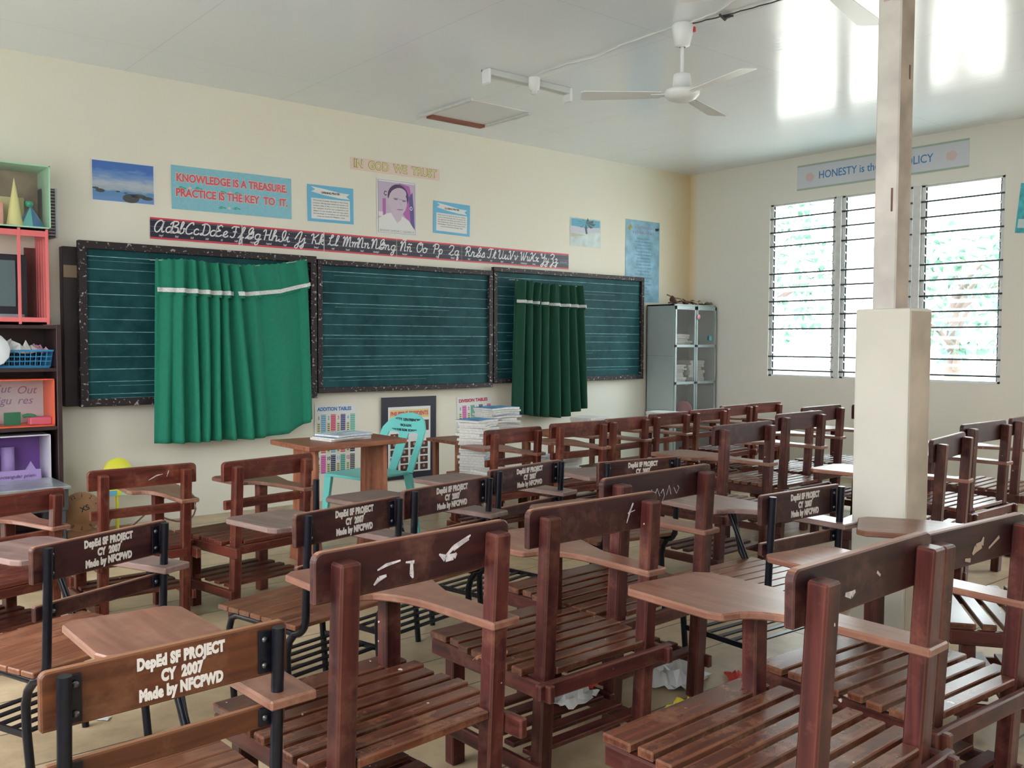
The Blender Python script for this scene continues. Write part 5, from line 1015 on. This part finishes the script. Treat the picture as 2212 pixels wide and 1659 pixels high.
# mint-edged clear case with paper solids
MINT = lam('mint_edge', (.36, .62, .46)); x0, x1, z0, z1 = -7.60, -6.99, 2.10, 2.515
cc, L = openbox('display_box', x0, x1, z0, z1, -.34, -.03, mat('brown_print_back', (.36, .26, .19), .6, noise=.4, nscale=5), MINT, 'mint-edged clear display box with paper solids on top of the cage', .010)
MB().box((x0+.01, -.342, z0+.01), (x1-.01, -.340, z1-.01), FILM, 0, L).obj('clear_film', cc)
b = MB(); b.lathe([(.05, 0), (.03, .14), (.002, .31), (0, .315)], lam('yellow_cone', (.72, .70, .30)), n=28); b.add([(.05, 0, 0), (-.05, 0, 0), (0, .05, 0)], [[0, 1, 2]], CREAM); o = b.obj('paper_cone', None, (-7.19, -.26, 2.111)); tag(o, 'tall yellow paper cone in the mint-edged box', 'cone')
thing_box('paper_block', (.17, .10, .20), (-7.20, -.13, 2.111), lam('yellow_block', (.62, .58, .30)), 'olive-yellow paper block behind the yellow cone', 'block'); thing_box('paper_block', (.16, .12, .15), (-7.34, -.22, 2.111), lam('salmon_block', (.72, .34, .28)), 'salmon paper block left of the yellow cone', 'block')
b = MB()
BL1, BL2 = lam('solid_blue', (.03, .16, .45)), lam('solid_teal', (.10, .48, .48)); n8 = 8
for k in range(n8): a, c = 2*PI*k/n8, 2*PI*(k+1)/n8; b.add([(.095*math.cos(a), .06*math.sin(a), 0), (.095*math.cos(c), .06*math.sin(c), 0), (0, 0, .15)], [[0, 1, 2]], (BL1, BL2)[k % 2])
o = b.obj('paper_pyramid', None, (-7.085, -.22, 2.111)); tag(o, 'blue and teal striped paper pyramid in the mint-edged box', 'pyramid')
b = MB(); b.lathe([(0, 0), (.02, .004), (.026, .02), (.02, .036), (0, .04)], lam('green_knob', (.0, .36, .22)), n=16); o = b.obj('paper_ball', None, (-7.10, -.25, 2.245)); tag(o, 'small green ball on the striped paper pyramid', 'ball')
# dark ribbed thing behind
rb = empty('ribbed_organizer', (-6.955, -.10, 2.065)); tag(rb, 'dark ribbed rack with a pale edge on the wall behind the mint-edged box', 'rack')
b = MB(); b.box((-.045, -.06, 0), (.035, .095, .33), lam('rib_dark', (.03, .03, .05)), .003); b.obj('rack_body', rb)
b = MB()
for k in range(15): b.box((-.047, -.064, .012+k*.0215), (.036, -.060, .020+k*.0215), lam('rib_pale', (.35, .30, .32)), 0)
b.obj('rib', rb); MB().box((.035, -.062, 0), (.052, .095, .335), lam('rack_edge', (.50, .53, .62)), .003).obj('rack_edge', rb)
# foil topped table
FOIL = mat('foil', (.55, .62, .66), .28, .7, noise=.2, nscale=14, bump=.6); DLEG = mat('blue_black_leg', (.05, .06, .085), .5)
ft = empty('foil_table', (-7.50, -.66, 0)); tag(ft, 'low table topped with pale foil below the dark shelf, at the left edge', 'table')
b = MB(); b.box((-.50, -.22, .435), (.47, .25, .455), FOIL, .004); b.obj('table_top', ft); b = MB(); b.box((-.50, -.20, .30), (.46, .22, .434), mat('foil_side', (.09, .11, .12), .35, .5, bump=.5, nscale=20), .004); b.obj('apron', ft)
for x, y in ((.42, -.17), (.42, .19), (-.46, -.17), (-.46, .19)): MB().box((x-.025, y-.025, 0), (x+.025, y+.025, .30), DLEG, .003).obj('leg', ft)
# round cardboard dial
CARD = mat('cardboard_brown', (.36, .19, .10), .7, noise=.1, nscale=15)
T = Matrix.Rotation(PI/2-.12, 4, 'X') @ Matrix.Rotation(.0, 4, 'Y')
dl = empty('cardboard_dial', (-6.83, -.34, .19)); tag(dl, 'round brown cardboard clock dial with handwritten numbers leaning by the wall', 'dial'); dl.rotation_euler = (0, 0, -.15)
MB().lathe([(0, 0), (.135, 0), (.135, .006), (0, .006)], CARD, n=40, T=T).obj('outer_disc', dl); MB().lathe([(0, .006), (.085, .006), (.085, .011), (0, .011)], CARD, n=32, T=T).obj('inner_disc', dl)
for k in range(12): a = PI/2-2*PI*(k+1)/12+.5; text(str(k+1), .034, INK, 'numeral', dl, T @ Matrix.Translation((.11*math.cos(a), .11*math.sin(a), .0065)) @ Matrix.Rotation(a-PI/2, 4, 'Z'), depth=.0003)
text('XS', .05, INK, 'handwriting', dl, T @ Matrix.Translation((.02, .02, .0115)) @ Matrix.Rotation(.35, 4, 'Z'), bold=.001, depth=.0003)
MB().box((-.09, .03, -.19), (.12, .12, -.14), CARD, .004).obj('dial_foot', dl)
# yellow paper sign on a stand
YEL = lam('bright_yellow', (.72, .72, .05)); yg = empty('paper_sign', (-6.56, -.22, 0)); tag(yg, 'round yellow paper sign on a yellow stick, behind the scratched reddish armchair', 'sign')
MB().tube([(0, 0, .02), (0, 0, .50)], .012, YEL, 8).obj('stick', yg); MB().lathe([(0, 0), (.10, 0), (.10, .006), (0, .006)], YEL, n=30, T=Matrix.Translation((0, -.014, .43)) @ Matrix.Rotation(PI/2, 4, 'X')).obj('round_card', yg)
b = MB(); b.box((-.11, -.03, .26), (.12, -.022, .36), YEL, 0); b.obj('lower_card', yg); MB().box((-.09, -.08, 0), (.12, .1, .02), CARD, .002).obj('foot', yg)
b = MB(); b.box((-.02, -.034, .335), (.08, -.0305, .36), ORG, 0); b.obj('red_patch', yg); b = MB(); b.box((-.08, -.034, .265), (-.01, -.0305, .30), SKYB, 0); b.box((.02, -.034, .262), (.08, -.0305, .295), MINT, 0); b.obj('coloured_patch', yg)
b = MB(); P = [Vector((.30*math.cos(a), .10*math.sin(a), .16+.10*math.sin(a*2)+.05*math.cos(a))) for a in [k*2*PI/28 for k in range(28)]]; b.tube(P, .006, mat('brown_wire', (.16, .06, .05), .5), 8, closed=True); o = b.obj('wire_hoop', None, (-6.42, -.55, 0)); tag(o, 'loose brown wire hoop on the floor below the yellow sign', 'wire')
# ================================================================== LITTER
REDP, YELP = lam('red_litter', (.66, .05, .04)), lam('yellow_litter', (.75, .65, .05))
crumple('crumpled_paper', (-5.72, -4.66, .002), .26, .20, .10, WHITE, 'white crumpled paper on the floor between the front chairs', 'paper', 21, .4); crumple('crumpled_paper', (-5.56, -4.84, .002), .20, .08, .05, REDP, 'red crumpled wrapper beside the white paper on the floor', 'wrapper', 22, .9)
crumple('crumpled_paper', (-5.97, -4.90, .002), .16, .12, .07, YELP, 'yellow crumpled wrapper on the floor below the scribbled chair', 'wrapper', 23, .2); crumple('crumpled_paper', (-6.50, -4.85, .177), .20, .13, .05, WHITE, 'white paper scrap on the rack under the leaf-strewn seat', 'paper', 24, .2)
crumple('crumpled_paper', (-6.36, -4.80, .177), .07, .06, .05, REDP, 'small red wrapper on the rack under the leaf-strewn seat', 'wrapper', 25, .2)
lf_ = crumple('dry_leaf', (-6.93+.02, -4.95, .436), .11, .05, .03, mat('dry_leaf_brown', (.30, .13, .06), .8, noise=.3, nscale=30), 'dry brown curled leaf on the seat of the maroon armchair', 'leaf', 26, .3)
r = random.Random(5); SCR = WHITE
for k, (x, y) in enumerate(((-7.55, -4.55), (-7.2, -4.35), (-7.62, -3.6), (-6.9, -5.35), (-6.3, -5.55))):
    crumple('paper_scrap', (x, y, .001), .04, .03, .008, WHITE, 'tiny white paper scrap on the floor '+('right of the nearest stencilled chair', 'behind the paint-smeared armchair', 'near the leftmost reddish armchairs', 'between the paint-smeared and leaf-strewn armchairs', 'left of the biggest front right armchair')[k], 'paper', 40+k, r.uniform(0, 3), 3)['group'] = 'paper scraps on the floor'
